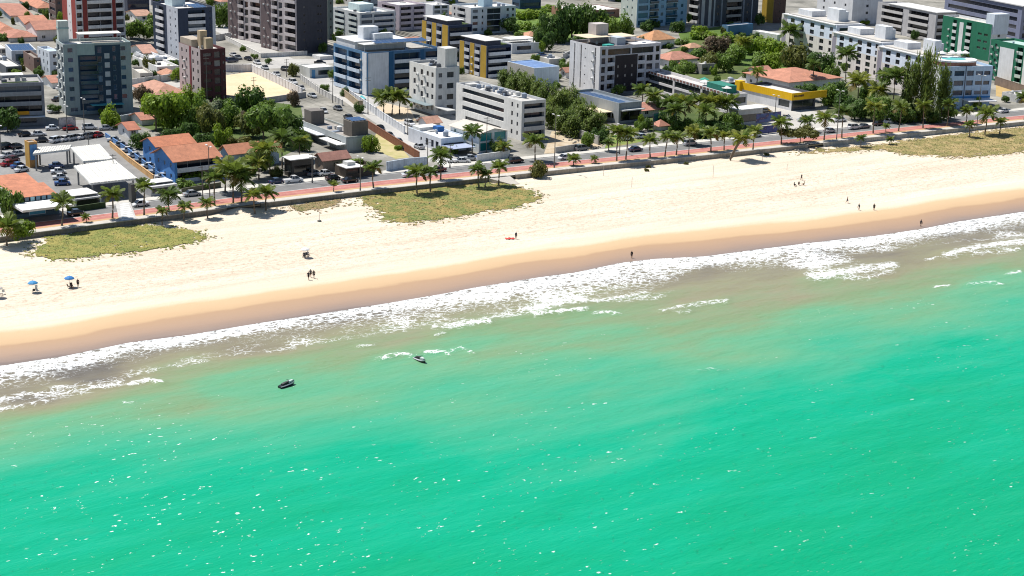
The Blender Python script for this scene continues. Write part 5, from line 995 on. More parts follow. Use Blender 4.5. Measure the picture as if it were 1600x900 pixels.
def limb_mesh(k, style):
    rr = random.Random(k); mb = MB(); top = 1.0 if style == 'pine' else .55
    mb.tube([(0, 0, -.02), (.02, .01, top*.5), (.0, .02, top)], [.05, .04, .012], 6)
    for i in range(6):
        a = rr.uniform(0, 6.28); z = top*rr.uniform(.45, .8); r = rr.uniform(.3, .6)*(.6 if style == 'pine' else 1)
        mb.tube([(0, 0, z), (r*.5*math.cos(a), r*.5*math.sin(a), z+.14), (r*math.cos(a), r*math.sin(a), z+.26)], [.025, .018, .006], 4)
    return mb.mesh('trunk', [M((.16, .12, .09), .9, .3, 2.0)])
LEAFC = {'l': MLEAF((.19, .29, .028)), 'd': MLEAF((.07, .135, .026)), 'g': MLEAF((.13, .215, .034)), 'o': MLEAF((.13, .15, .04)), 'y': MLEAF((.13, .14, .035)), 'b': MLEAF((.15, .115, .08)), 'w': MLEAF((.30, .34, .22)), 'p': MLEAF((.14, .20, .045))}
TN_ = [0]
def tree(x, y, rpx, hpx, label, c='g', style='round', name='tree', cat='tree', group='broadleaf trees', sand=False):
    g = GS(x, y) if sand else G(x, y, -.04); s = ppm(x, y); r, h = rpx*1.22/s, hpx*1.1/s; TN_[0] += 1; k = TN_[0] % 4
    o = thing(name, label, cat, (g[0], g[1], g[2]-.03), rnd.uniform(0, 6.28), group)
    put('trunk', cached(('limb', k, style), lambda: limb_mesh(k, style)), o, (0, 0, 0), 0, (h*.55 if style != 'pine' else r, h*.55 if style != 'pine' else r, h))
    put('crown', cached(('crown', k, style, c), lambda: crown_mesh(k, LEAFC[c], style)), o, (0, 0, 0), 0, (r, r, h))
for a in [
 (172,199,18,30,'round lime tree at the foot of the grey-green block','l'),(12,206,22,38,'dark bushy tree at the left edge below the orange fascia','d'),(244,205,38,52,'spreading lime-green tree left of the blue house roofs','l','flat'),(276,202,26,48,'bright lime tree behind the spreading lime tree','l'),
 (306,205,26,48,'dark green tree behind the mottled orange roof','g'),(330,178,15,22,'pale blossoming shrub tree below the dark red block','w'),(328,212,24,44,'olive tree between the two beach house roofs','o'),(392,180,27,42,'large dark dome tree beside the sand lot','d'),(360,205,24,40,'mid-green tree left of the big spreading tree','g'),(378,202,16,28,'bare brownish tree among the green ones','b'),(412,226,40,54,'big spreading dark tree behind the even orange roof','g','flat'),(446,222,26,42,'dark tree left of the grey villa','d'),(346,229,17,30,'small lime tree between the two beach houses','l'),(372,228,20,20,'pale shrub behind the even orange roof','y','low'),(290,218,18,24,'dark shrub behind the bare orange roof','d'),(222,232,16,24,'dark bush between red-roofed house and blue house','d'),
 (286,292,18,16,'rounded bush before the blue beach house','g','low'),(225,62,22,32,'green tree between salmon roof and navy block','g'),(207,60,16,22,'small green tree left of the navy block','d'),(347,42,16,34,'tree between the navy block and farther twin tower','g'),(232,110,12,20,'small yellow-green tree by the salmon-tiled house','y'),
 (222,160,16,26,'leafless grey tree beside the grey-green block','b'),(262,268,12,10,'small bush beside the blue wall','g','low'),(300,282,20,20,'bushy shrub under the mottled orange roof','l','low'),
 (868,66,26,52,'dark dense tree left of the white-framed charcoal building','d'),(893,62,30,54,'large dark tree behind the white-framed charcoal building','d'),(920,62,26,50,'dark tree before the wide white-roofed hall','d'),(948,66,20,36,'rounded green tree right of the roof water tower','g'),(976,64,18,36,'green tree left of the turquoise tower','g'),(850,80,16,32,'shadowed tree by the low white shop','d'),
 (815,30,16,18,'lime shrub in the bright garden, farthest left','l','low'),(838,28,18,18,'lime shrub in the middle of the bright garden','l','low'),(822,46,16,16,'lime shrub at the front of the bright garden','l','low'),(852,44,15,16,'lime shrub right in the bright garden','l','low'),(800,52,16,22,'dark tree beside the pale blue-white apartments','d'),(866,18,16,14,'lime shrub beside the wide hall','l','low'),
 (844,272,17,26,'sea-grape bush spilling over the tall stone seawall','y','low'),(895,108,10,16,'yellow-green garden tree by the warehouse','y'),(880,112,9,14,'small garden tree behind the warehouse','g'),
 (1096,62,24,18,'lime hedge tree at the top of the gardens','l','low'),(1136,66,20,20,'lime hedge tree right of the steel-blue block','l','low'),(1178,84,24,26,'lime tree in the middle of the gardens','l'),(1205,92,22,30,'bright green tree left of the tall palm','l'),(1122,84,22,26,'grey-brown bare tree in the gardens','b'),(1150,100,20,26,'dark garden tree behind the restaurant','g'),(1188,108,18,24,'small green tree behind the terracotta hip roof','g'),(1252,116,28,40,'olive tree behind the terracotta hip roof','o'),(1282,122,24,38,'dark tree at the foot of the farthest hotel wing','d'),(1300,132,16,28,'green tree between hip roof and hotel','g'),(1070,112,14,18,'small tree behind the terracotta veranda house','g'),
 (1262,158,22,24,'dark shrubbery right of the yellow shop','d'),(1292,162,24,28,'dark green tree right of the yellow shop','g'),(1318,176,22,30,'shadowy tree behind the slatted fence','d'),(1352,186,24,34,'dense tree left of the big palm','d'),(1376,190,22,34,'dark tree below the big palm','g'),(1420,192,20,26,'shrub tree at the casuarina feet','d'),
 (1062,206,18,20,'dark tree low in the restaurant grove, left','d'),(1084,206,18,22,'dark tree low in the restaurant grove, middle','g'),(1118,208,18,20,'dark tree low in the restaurant grove, right','d'),(1142,204,16,26,'green shrub tree beside the kiosk','g'),(1042,196,16,24,'dark shrub beside the poster wall','d'),(1024,160,10,12,'small bush before the charcoal centre','g'),(965,148,12,14,'small round tree before the charcoal building','g'),
 (918,230,13,22,'leafy bush at the end of the grey slab fence','g'),(940,222,16,22,'dark bush before the modern villa','d'),(1000,205,10,16,'small tree beside the villa driveway','g'),(560,268,14,18,'lime bush behind the dark low beach bar','l'),(536,262,13,14,'lime bush above the dark low beach bar','l','low'),(560,176,10,14,'garden shrub by the swimming pool','d'),(470,112,14,12,'shrub before the low white shop beyond the street','g','low'),
 (12,340,24,44,'leafy tree at the left edge before the glass-fronted shop','g'),(35,372,20,26,'glossy bush at the far left of the promenade','l'),(500,118,14,16,'low hedge beside the white garden house','g','low'),(1250,224,28,24,'sprawling beach almond tree where the seawall breaks','y','flat'),(620,234,8,10,'green clump in the vacant lot','l','low'),(458,165,12,22,'bare dry tree at the corner of the sand lot','b'),(60,118,8,12,'potted tree on the low grey block side','g')]:
    tree(*a)
for i,(x,y,r,h) in enumerate([(792,146,13,36),(808,152,14,40),(824,160,14,42),(840,168,15,42),(856,178,15,44),(872,188,16,46),(888,182,15,44),(902,196,16,42),(916,204,16,40),(930,210,14,34),(880,208,15,38),(896,214,14,32),(862,200,13,34)]):
    tree(x,y,r*1.3,h*.92,'feathery casuarina, number %s along the row beside the long grey wing counted from inland' % ['one','two','three','four','five','six','seven','eight','nine','ten','eleven','twelve','thirteen'][i],'p','pine','casuarina_tree',group='casuarina row')
for x,y,r,h,l in [(1442,190,20,100,'tallest casuarina before the seafront hotel'),(1417,188,18,84,'casuarina left of the tallest one before the front hotel wing'),(1470,188,15,76,'slender casuarina right of the tallest one, against the seafront hotel')]:
    tree(x,y,r,h,l,'p','pine','casuarina_tree',group='tall casuarinas')

for a in [(1048,120,14,18,'dark shrub behind the restaurant roof, leftmost','d'),(1066,124,14,20,'green shrub behind the restaurant roof, second','g'),(1090,92,18,20,'low hedge below the lime hedge tree','g','low'),(1108,112,18,26,'olive tree behind the restaurant bar hut','o'),(1132,112,18,28,'green tree right of the restaurant bar hut','g'),(1210,112,18,26,'bright tree at the rear corner of the hip roof','l'),(1232,104,16,26,'dark tree below the very tall palm','d'),(1160,72,16,14,'lime shrub below the long white shed','l','low'),(1190,76,16,16,'lime shrub nearest the long white shed','l','low'),(1066,70,14,12,'hedge beside the small terracotta roof','g','low'),
 (1036,180,14,22,'shrub right of the low red-tiled house','g'),(1092,214,18,22,'shaded shrub at the kerb of the palm grove','d'),(1130,212,16,20,'dark shrub at the kerb left of the sign wall','d'),(1150,190,12,20,'green shrub under the kiosk eaves','g'),
 (320,235,18,26,'dark shrub between the beach house roofs','d'),(430,212,22,34,'dense dark tree above the even orange roof','d'),(460,228,18,30,'green tree left of the villa side slab','g'),(396,214,24,34,'olive-green tree behind the even orange roof','o'),(268,222,14,20,'low dark tree behind the rear blue wing','d'),(300,168,20,30,'bright tree below the dark red block','l'),(350,176,16,24,'dark tree under the sand lot wall','d'),(424,186,18,26,'tree at the beach corner of the sand lot','g'),(476,236,14,22,'palm-shaded bush by the villa','d'),(340,262,14,16,'bush beside the even orange roof','g','low'),(386,272,16,18,'bush under the tall broad palms','g','low'),(408,268,16,20,'dark bush left of the dark kiosk','d'),(310,296,14,12,'hedge bush before the veranda','g','low'),
 (38,100,8,12,'small courtyard tree beside the narrow brown block','g'),(10,62,12,12,'bush in the old town roofs at the left edge','g','low'),(80,44,10,12,'small tree beside the red tower','g'),(100,30,9,12,'small tree left of the red tower base','y'),(60,30,9,10,'bush among the terracotta roofs','d','low'),(216,104,9,12,'shrub by the white cubic house','d'),(262,112,8,10,'shrub by the low flat-roofed house','g'),(296,110,8,12,'shrub left of the dark red block','d'),
 (380,80,6,8,'street tree before the farther brown tower','g'),(398,92,6,8,'street tree before the nearer brown tower','g'),(420,100,6,8,'street tree at the compound wall corner','d'),(508,142,8,10,'roadside shrub by the white garden house','g'),(540,150,9,12,'shrub beside the blue and white building','d'),(648,168,8,10,'shrub at the grey block entrance','g'),(690,62,9,12,'shrub between the mustard blocks','d'),(870,126,9,12,'shrub beside the warehouse','g'),(845,60,14,22,'dark tree left of the low white shop','d'),(905,74,14,20,'dark tree tucked behind the charcoal building','d'),(1090,50,14,14,'lime hedge at the foot of the dark slate tower','l','low'),(1060,50,12,16,'dark tree at the foot of the turquoise tower','d'),(1010,48,12,14,'dark shrub at the turquoise tower base','d'),(1186,40,8,20,'dark palm-like tree left of the ochre flank','d'),
 (1335,186,18,22,'dark shrub right of the slatted fence','d'),(1400,192,18,24,'shaded tree left of the casuarinas','d'),(1455,192,16,20,'shrub under the tallest casuarina','d'),(1482,186,14,20,'shrub before the seafront hotel','g'),(1350,160,16,24,'dark tree against the hotel wings','d'),(1310,150,16,22,'dark tree right of the hip roof','d'),(1600,156,12,12,'dry bush in the lot at the right edge','y','low')]:
    tree(*a)
def inpoly(x, y, P):
    c = False
    for (x0, y0), (x1, y1) in zip(P, P[1:]+P[:1]):
        if (y0 > y) != (y1 > y) and x < (x1-x0)*(y-y0)/(y1-y0)+x0: c = not c
    return c
ROADS = [[(662,254),(640,235),(588,193),(540,160),(482,124),(430,95),(356,58),(300,30),(332,30),(388,60),(448,87),(500,112),(560,142),(640,190),(690,228),(722,246)],[(426,95),(352,103),(352,110),(452,106),(640,86),(640,80),(452,92)],[(-200,330),(-200,205),(130,187),(200,185),(335,290),(215,318),(100,330)],[(350,118),(392,112),(468,147),(420,152),(352,152)],[(1120,205),(1180,162),(1240,165),(1330,190),(1400,208),(1290,214),(1240,208)]]
for s in list(BLDS):
    if len(s.label.split()) > 13: continue
    for pre, lx, ly, c in (('shrub before', s.wr*rnd.uniform(.2, .8), -rnd.uniform(2.2, 3.6), rnd.choice('gdlg')), ('bush flanking', -rnd.uniform(2.0, 3.2), s.wl*rnd.uniform(.2, .8), rnd.choice('gdog'))):
        w = s.g[:2]+s.eR*lx+s.eL*ly; px_, py_ = PXV((w[0], w[1], 0))
        if not (-20 < px_ < 1620 and -10 < py_ < 330) or pdist(w, WL)[0][0] > -22 or any(inpoly(px_, py_, P) for P in ROADS): continue
        if any(-1.8 < (w-o.g[:2])@o.eR < o.wr+1.8 and -1.8 < (w-o.g[:2])@o.eL < o.wl+1.8 for o in BLDS if o is not s): continue
        pm = ppm(px_, py_); tree(px_, py_, rnd.uniform(1.2, 2.4)*pm, rnd.uniform(1.8, 4.4)*pm, pre+' the '+s.label, c, rnd.choice(('low', 'round', 'round')), 'shrub', 'shrub', 'yard shrubs')
# ------------------------------------------------------------------ grass on the sand
def grass(label, poly, c1, c2, dens=3.2, seed=1, ragged=.35):
    P = np.array([GS(*p)[:2] for p in poly]); lo, hi = P.min(0)-4, P.max(0)+4; st = .42
    X, Y = np.meshgrid(np.arange(lo[0], hi[0], st), np.arange(lo[1], hi[1], st)); C = np.c_[X.ravel(), Y.ravel()]
    closed = np.vstack([P, P[:1]]); ins = np.zeros(len(C), bool); dm = np.full(len(C), 1e9)
    for a, b in zip(closed, closed[1:]):
        c = (a[1] > C[:, 1]) != (b[1] > C[:, 1]); xx = (b[0]-a[0])*(C[:, 1]-a[1])/(b[1]-a[1]+1e-12)+a[0]; ins ^= c & (C[:, 0] < xx)
        d = b-a; t = np.clip(((C-a)@d)/(d@d), 0, 1); dm = np.minimum(dm, np.hypot(*(C-a-t[:, None]*d).T))
    sd_ = np.where(ins, dm, -dm); n = fbm(C[:, 0]/3.2, C[:, 1]/3.2, seed, 4)
    rk = np.random.RandomState(seed+50).rand(len(C)); n5 = fbm(C[:, 0]/1.3, C[:, 1]/1.3, seed+9, 3)
    keep = ((sd_ > (n-.42)*9*ragged) & (rk > .06+.5*(n5 > .62))) | ((sd_ > -3.6) & (rk < .5*np.exp(sd_/1.3)) & (n5 > .42))
    K = C[keep]; z = zsand(K); rr = np.random.RandomState(seed); mb = MB()
    idx = {}; xx_, yy_ = np.meshgrid(lo[0]+(np.arange(X.shape[1]+1)-.5)*st, lo[1]+(np.arange(X.shape[0]+1)-.5)*st); ZG = zsand(np.c_[xx_.ravel(), yy_.ravel()]).reshape(xx_.shape)
    def vert(i, j):
        if (i, j) not in idx:
            x, y = lo[0]+(i-.5)*st, lo[1]+(j-.5)*st; idx[(i, j)] = len(mb.v); mb.v.append((x+rr.uniform(-.15, .15), y+rr.uniform(-.15, .15), ZG[j, i]+.05+.12*rr.rand()))
        return idx[(i, j)]
    ny_, nx_ = X.shape; kk = np.argwhere(keep.reshape(ny_, nx_))
    for (j, i), (x, y), zz in zip(kk, K, z):
        mb.f.append((vert(i, j), vert(i+1, j), vert(i+1, j+1), vert(i, j+1))); mb.m.append(0)
        for _ in range(rr.poisson(dens*.5)):
            bx, by = x+rr.uniform(-.5, .5), y+rr.uniform(-.5, .5); a = rr.uniform(0, 6.28); h = rr.uniform(.12, .34); w = rr.uniform(.05, .13); ca, sa = math.cos(a)*w, math.sin(a)*w
            mb.poly([(bx-ca, by-sa, zz), (bx+ca, by+sa, zz), (bx+rr.uniform(-.2, .2), by+rr.uniform(-.2, .2), zz+h)], 1)
    m, N, L, b = newmat('grass_%d' % seed); nt = m.node_tree; p = pos(nt)
    f = ramp(nt, noise(nt, p, .28, 5, .65), [(.42, (0, 0, 0)), (.58, (1, 1, 1))]); f2 = ramp(nt, noise(nt, p, 1.1, 4, .75), [(.35, (0, 0, 0)), (.65, (1, 1, 1))])
    a = mix(nt, f, c1, c2); a = mix(nt, val(nt, 'MULTIPLY', f2, .55), a, (c2[0]*1.25, c2[1]*1.2, c2[2]*1.5)); a = mix(nt, val(nt, 'MULTIPLY', ramp(nt, noise(nt, p, .75, 4, .8), [(.54, (0, 0, 0)), (.66, (1, 1, 1))]), .8), a, (c1[0]*.55, c1[1]*.7, c1[2]*.8)); L.new(a, b.inputs['Base Color']); b.inputs['Roughness'].default_value = .9
    o = mb.build('beach_grass', [m, m]); o['label'] = label; o['category'] = 'grass'; o['kind'] = 'stuff'
grass('yellow-green grass below the seawall at the left', [(60,386),(78,372),(150,356),(230,352),(300,360),(322,372),(290,384),(200,395),(130,402),(85,404),(50,398)], (.11,.15,.02), (.25,.22,.05), 2.4, 1, .5)
grass('small brown grass patch under the seawall beside the road kiosk', [(450,322),(490,316),(530,309),(532,318),(500,328),(470,331)], (.09,.11,.02), (.27,.19,.085), 3.5, 2, .5)
grass('widest green and brown grass patch in the middle of the beach', [(566,306),(600,300),(700,291),(762,286),(800,289),(836,300),(840,314),(800,324),(740,334),(680,345),(620,348),(596,342),(592,330),(566,318)], (.08,.14,.02), (.27,.205,.06), 2.4, 3, .55)
grass('dry golden grass below the pale seawall at the right', [(1240,240),(1290,234),(1360,228),(1420,220),(1500,210),(1620,196),(1690,192),(1690,232),(1600,238),(1500,246),(1420,242),(1380,234)], (.15,.15,.03), (.33,.25,.10), 3.0, 4, .8)
# ------------------------------------------------------------------ cars
def car_meshes(kind, paint):
    # side profiles: lower body (x, z) and cabin
    prof = {'hatch': (3.9, .72, [(-.95, .92), (-.80, 1.48), (.55, 1.50), (1.35, .95)][:]), 'sedan': (4.4, .70, [(-1.45, .92), (-.85, 1.44), (.45, 1.46), (1.25, .93)]), 'suv': (4.5, .80, [(-2.0, 1.05), (-1.75, 1.72), (.55, 1.74), (1.35, 1.08)]), 'pickup': (5.2, .82, [(-.55, 1.08), (-.35, 1.74), (.85, 1.76), (1.55, 1.1)])}
    L, zb, cab = prof[kind]; hl = L/2; W = .88; belt = cab[0][1]+.02
    def body():
        mb = MB(); xs = [-hl, -hl+.12, -hl*.55, 0, hl*.55, hl-.18, hl]; zt = [belt-.18, belt, belt, belt, belt-.03, belt-.22, belt-.38]
        if kind == 'pickup': zt = [1.02, 1.06, 1.06, 1.08, 1.08, .98, .82]
        wd = [.72, .84, W, W, W, .82, .66]; rings = []
        for x, z, w in zip(xs, zt, wd):
            k = len(mb.v); mb.v += [(x, -w*.92, .26), (x, -w, .5), (x, -w*.97, z-.08), (x, -w*.86, z), (x, w*.86, z), (x, w*.97, z-.08), (x, w, .5), (x, w*.92, .26)]; rings.append(k)
        for a, b in zip(rings, rings[1:]):
            for j in range(8): mb.f.append((a+j, b+j, b+(j+1) % 8, a+(j+1) % 8)); mb.m.append(0)
        mb.f.append(tuple(rings[0]+j for j in range(8))); mb.m.append(0); mb.f.append(tuple(rings[-1]+7-j for j in range(8))); mb.m.append(0)
        (x0, z0), (x1, z1), (x2, z2), (x3, z3) = cab; wr = .66
        mb.box(x1+.05, -wr, z1-.02, x2-.05, wr, z1+.05, 0)
        for sx in ((x0, z0, x1, z1), (x3, z3, x2, z2), ((x1+x2)/2-.1, belt-.02, (x1+x2)/2-.1, z1)):
            for sg in (-1, 1):
                a, b = Vector((sx[0], sg*.80, sx[1])), Vector((sx[2], sg*wr, sx[3])); e = Vector((.07, 0, 0)); o = Vector((0, sg*.012, 0)); mb.quad(a-e+o, a+e+o, b+e+o, b-e+o, 0)
        return mb.mesh('body', [paint], False)
    def glass():
        mb = MB(); (x0, z0), (x1, z1), (x2, z2), (x3, z3) = cab; w0, w1 = .80, .64
        A = [(x0, -w0, z0-.05), (x3, -w0, z3-.05), (x3, w0, z3-.05), (x0, w0, z0-.05)]; B = [(x1, -w1, z1), (x2, -w1, z2), (x2, w1, z2), (x1, w1, z1)]
        for i in range(4): mb.quad(A[i], A[(i+1) % 4], B[(i+1) % 4], B[i])
        return mb.mesh('windows', [MPLAIN((.015, .018, .022), .08)])
    def wheel():
        mb = MB(); mb.tube([(0, -.11, 0), (0, .11, 0)], .33, 12, 0); return mb.mesh('wheel', [MPLAIN((.015, .015, .015), .8)])
    def rim():
        mb = MB(); mb.tube([(0, -.12, 0), (0, .12, 0)], .19, 8, 0); return mb.mesh('rim', [MPLAIN((.4, .4, .42), .35, .6)])
    def lamp(red):
        mb = MB(); mb.box(-.03, -.16, -.06, .03, .16, .06); return mb.mesh('lamp', [MPLAIN((.35, .01, .01), .2) if red else MPLAIN((.75, .75, .72), .1)])
    return L, zb, cached(('cb', kind, paint.name), body), cached(('cg', kind), glass), (cached('rim', rim), cached('wheel', wheel))[1], cached('hl', lambda: lamp(0)), cached('tl', lambda: lamp(1)), belt
PAINT = {'w': (.72, .72, .72), 's': (.42, .44, .46), 'k': (.012, .012, .014), 'n': (.012, .025, .075), 'r': (.35, .015, .012), 'b': (.02, .08, .26), 'g': (.16, .17, .18), 'm': (.12, .02, .025), 't': (.30, .26, .2)}
def car(x, y, c, kind, ang, label, group='parked cars', z=-.03):
    paint = MPLAIN(PAINT[c], .22, 0.0, .5, .8); L, zb, bm, gm, wm, hm, tm, belt = car_meshes(kind, paint); g = G(x, y, z)
    o = thing('car', label, 'car', tuple(g), R(ang), group); put('body', bm, o); put('windows', gm, o)
    for sx in (-1, 1):
        for sy in (-1, 1):
            wo = put('wheel', wm, o, (sx*L*.30, sy*.80, .33)); put('rim', cached('rim', lambda: None), wo)
    for sy in (-1, 1):
        put('headlight', hm, o, (L/2-.02, sy*.50, .62)); put('tail_light', tm, o, (-L/2+.01, sy*.55, .74))
A0 = 34
for a in [(119,336.5,'k','hatch',A0,'dark charcoal hatchback driving past the glass-fronted shop'),(458,285,'w','pickup',A0,'white pickup parked beside the dark kiosk'),(547,284.5,'k','sedan',A0,'black sedan on the road below the dark beach bar'),(686,268,'m','hatch',A0+180,'dark red hatchback turning at the side street mouth'),(806,254,'k','suv',A0,'black suv stopped before the white beach house wall'),(882,249,'w','hatch',A0+180,'white hatchback on the road left of the short feathery palm'),(909,235,'g','suv',A0,'dark grey suv parked at the rubble lot'),(993,236,'n','sedan',A0,'navy sedan driving between the tall palm pair and promenade palms'),(1078,227,'s','suv',A0,'silver car on the road among the promenade palms'),(1334,201.5,'w','suv',A0,'white suv leaving the forecourt onto the road'),(1462,189,'k','suv',A0,'black suv on the road before the front hotel wing')]:
    car(*a, group='cars on the beach road', z=0)
for a in [(1228,186,'w','hatch',-20,'small white car in the middle of the forecourt'),(1312,190,'w','suv',20,'white van-like car under the dark palm in the forecourt'),(1190,158,'s','hatch',-30,'silver car beside the white wall of the yellow shop'),(1176,154,'k','hatch',-30,'black car behind the silver one by the yellow shop'),(1296,207,'s','hatch',A0,'silver car half hidden at the forecourt kerb'),(980,219,'w','sedan',A0,'white sedan in the villa driveway'),(1002,216,'s','sedan',A0,'silver sedan in the villa driveway by the poster wall'),
 (1390,192,'w','sedan',A0,'white car parked under the hotel trees'),(1414,190,'s','sedan',A0,'silver car parked under the hotel trees'),(1432,186,'w','hatch',A0,'white hatchback parked at the casuarinas'),(1372,196,'k','hatch',A0,'black car parked in shade before the dense tree'),
 (432,287,'n','hatch',A0,'dark blue car in the shade left of the white pickup'),(508,274,'w','hatch',A0,'white car nosed into the tiled hut'),(520,281,'k','hatch',A0,'black car beside the dark beach bar'),(490,274,'g','hatch',60,'grey car beside the lamp post at the dark kiosk'),
 (594,203,'k','hatch',-56,'black car first from inland along the brown brick wall'),(608,214,'g','sedan',-56,'grey car second along the brown brick wall'),(622,224,'g','hatch',-56,'charcoal car third along the brown brick wall'),(637,236,'k','hatch',-56,'black car last along the brown brick wall'),(458,131,'w','suv',-56,'white van on the side street beside the sand lot'),(432,118,'w','hatch',-56,'white car parked by the tall white panel wall'),(448,111,'k','suv',-30,'black suv at the street crossing'),(365,88,'w','sedan',-56,'white car on the street behind the dark red block'),(372,92,'g','sedan',-56,'grey car behind the white car near the dark red block'),(363,97,'n','suv',A0,'navy van parked behind the dark red block'),(505,176,'w','hatch',-56,'white car on the side street beside the villa'),(564,193,'w','suv',-56,'white van parked behind the villa roof block'),
 (722,254,'w','sedan',10,'white sedan parked before the long white shop'),(735,250,'s','hatch',10,'silver car parked between shop and white beach house'),(752,248,'b','hatch',40,'blue car beside the white beach house ramp'),(768,246,'w','hatch',40,'white car before the teal glass front'),(700,252,'w','suv',-56,'white car waiting at the side street crossing'),
 (110,203,'r','sedan',30,'red sedan before the grey-green block gate'),(140,202,'w','suv',20,'white suv before the grey-green block'),(165,203,'s','hatch',20,'silver car under the round lime tree'),(82,203,'w','hatch',20,'white car left of the red sedan'),(60,212,'w','sedan',25,'white car parked along the far kerb of the car park'),(40,213,'k','hatch',25,'black car along the far kerb of the car park'),
 (10,232,'k','suv',55,'black suv in the left parking row, farthest'),(26,232,'k','hatch',55,'black hatchback second in the left parking row'),(10,246,'w','hatch',55,'white hatchback in the middle of the left parking row'),(28,243,'s','sedan',55,'silver sedan in the middle of the left parking row'),(12,259,'r','hatch',55,'red hatchback low in the left parking row'),(28,262,'b','hatch',55,'blue hatchback low in the left parking row'),(34,268,'w','hatch',55,'white hatchback lowest in the left parking row'),(20,252,'m','hatch',55,'wine-red hatchback in the left parking row'),(66,222,'k','hatch',20,'black car behind the narrow white canopy')]:
    car(*a)
ROWA = ['first','second','third','fourth','fifth','sixth','seventh','eighth','ninth']
for i in range(8):
    t = i/7; car(178+(256-178)*t, 221+(279-221)*t, 'wswwgwsw'[i], ['hatch','sedan'][i%2], 18, '%s car from inland in the slanted row between the blue and orange walls' % ROWA[i], 'slanted row of cars')
for i in range(6):
    car(88+i*13, 222-i*1.6, 'wwswgr'[i], ['suv','hatch'][i%2], 62, '%s car from the left in the row behind the small canopy' % ROWA[i], 'row behind the canopy')
for i in range(4):
    car(88+i*3.2, 262+i*9, 'bwwb'[i], 'hatch', 20, '%s car from inland beside the tiled shop roof' % ROWA[i], 'row beside the tiled shop roof')

for a in [(414,108,'s','hatch',-56,'silver car at the kerb before the compound wall'),(402,100,'w','hatch',-56,'white car farther up by the compound wall'),(388,94,'k','sedan',-56,'black car up the street by the compound wall'),(470,140,'w','hatch',-56,'white car on the side street below the white van'),(488,152,'s','sedan',-56,'silver car on the side street before the white garden wall'),(528,172,'g','hatch',-56,'grey car on the side street opposite the villa'),(545,186,'k','sedan',-56,'black car driving down the side street'),(655,232,'s','hatch',124,'silver car coming up the side street'),
 (862,92,'w','hatch',10,'white car in the yard right of the low white shop'),(876,95,'s','sedan',10,'silver car in the yard right of the low white shop'),(868,100,'k','hatch',10,'black car in the yard behind the warehouse'),(888,88,'w','suv',30,'white van on the lane behind the charcoal building'),(846,88,'b','hatch',30,'blue car in front of the low white shop'),(1062,92,'w','hatch',20,'white car beside the terracotta veranda house'),(640,196,'w','suv',-56,'white van in the yard of the long white shop'),(660,190,'g','hatch',20,'grey car under the grey block awning'),(540,96,'w','hatch',10,'white car on the cross street behind the blue and white building'),(500,100,'k','sedan',10,'black car on the cross street by the white garden house'),(230,122,'w','hatch',30,'white car in the courtyard left of the dark red block'),(262,120,'r','hatch',30,'red car in the courtyard left of the dark red block'),(300,128,'s','hatch',30,'silver car beside the dark red block'),(96,140,'w','hatch',60,'white car in the lane left of the grey-green block'),(90,158,'k','hatch',60,'black car in the lane left of the grey-green block'),(84,176,'s','sedan',60,'silver car at the foot of the low grey block'),(1196,176,'k','sedan',-30,'black sedan crossing the forecourt'),(1256,190,'s','sedan',15,'silver sedan before the yellow shop front'),(1350,200,'g','sedan',34,'grey sedan beside the slatted fence'),(1568,176,'w','hatch',34,'white car beside the seafront hotel'),(300,306,'s','sedan',34,'silver sedan at the kerb before the blue beach house'),(640,276,'w','sedan',34,'white sedan on the road before the painted wall'),(1180,214,'w','hatch',34,'white hatchback on the road before the sign wall'),(220,322,'w','hatch',214,'white hatchback on the road right of the raised crossing')]:
    car(*a)
# ------------------------------------------------------------------ lamps, poles, signs
POLEM = M((.16, .15, .14), .7, .2)
def lamp(x, y, yt, label, arm=True, sand=False, col=POLEM):
    g = G(x, y, 0.1); h = max(2, (y-yt)/ppm(x, y)); o = thing('street_lamp' if arm else 'utility_pole', label, 'lamp' if arm else 'pole', tuple(g), R(A0), 'street lamps' if arm else 'poles'); q = MB()
    q.tube([(0, 0, -.2), (0, 0, h*.5), (0, 0, h)], [.15, .11, .08], 7); q.tube([(0, 0, -.1), (0, 0, .6)], .2, 7); q.build('post', col, o)
    if arm:
        for s in (-1, 1):
            q = MB(); q.tube([(0, 0, h-.2), (0, s*.8, h+.1), (0, s*1.6, h+.15)], .045, 5); ao = q.build('arm', col, o); q = MB(); q.box(-.17, s*1.2-.45, h+.15, .17, s*1.2+.45, h+.32); q.build('lamp_head', M((.7, .7, .7)), ao)
    else:
        for z in (.1, .9):
            q = MB(); q.box(-.9, -.06, h-z-.3, .9, .06, h-z-.18); q.build('crossarm', col, o)
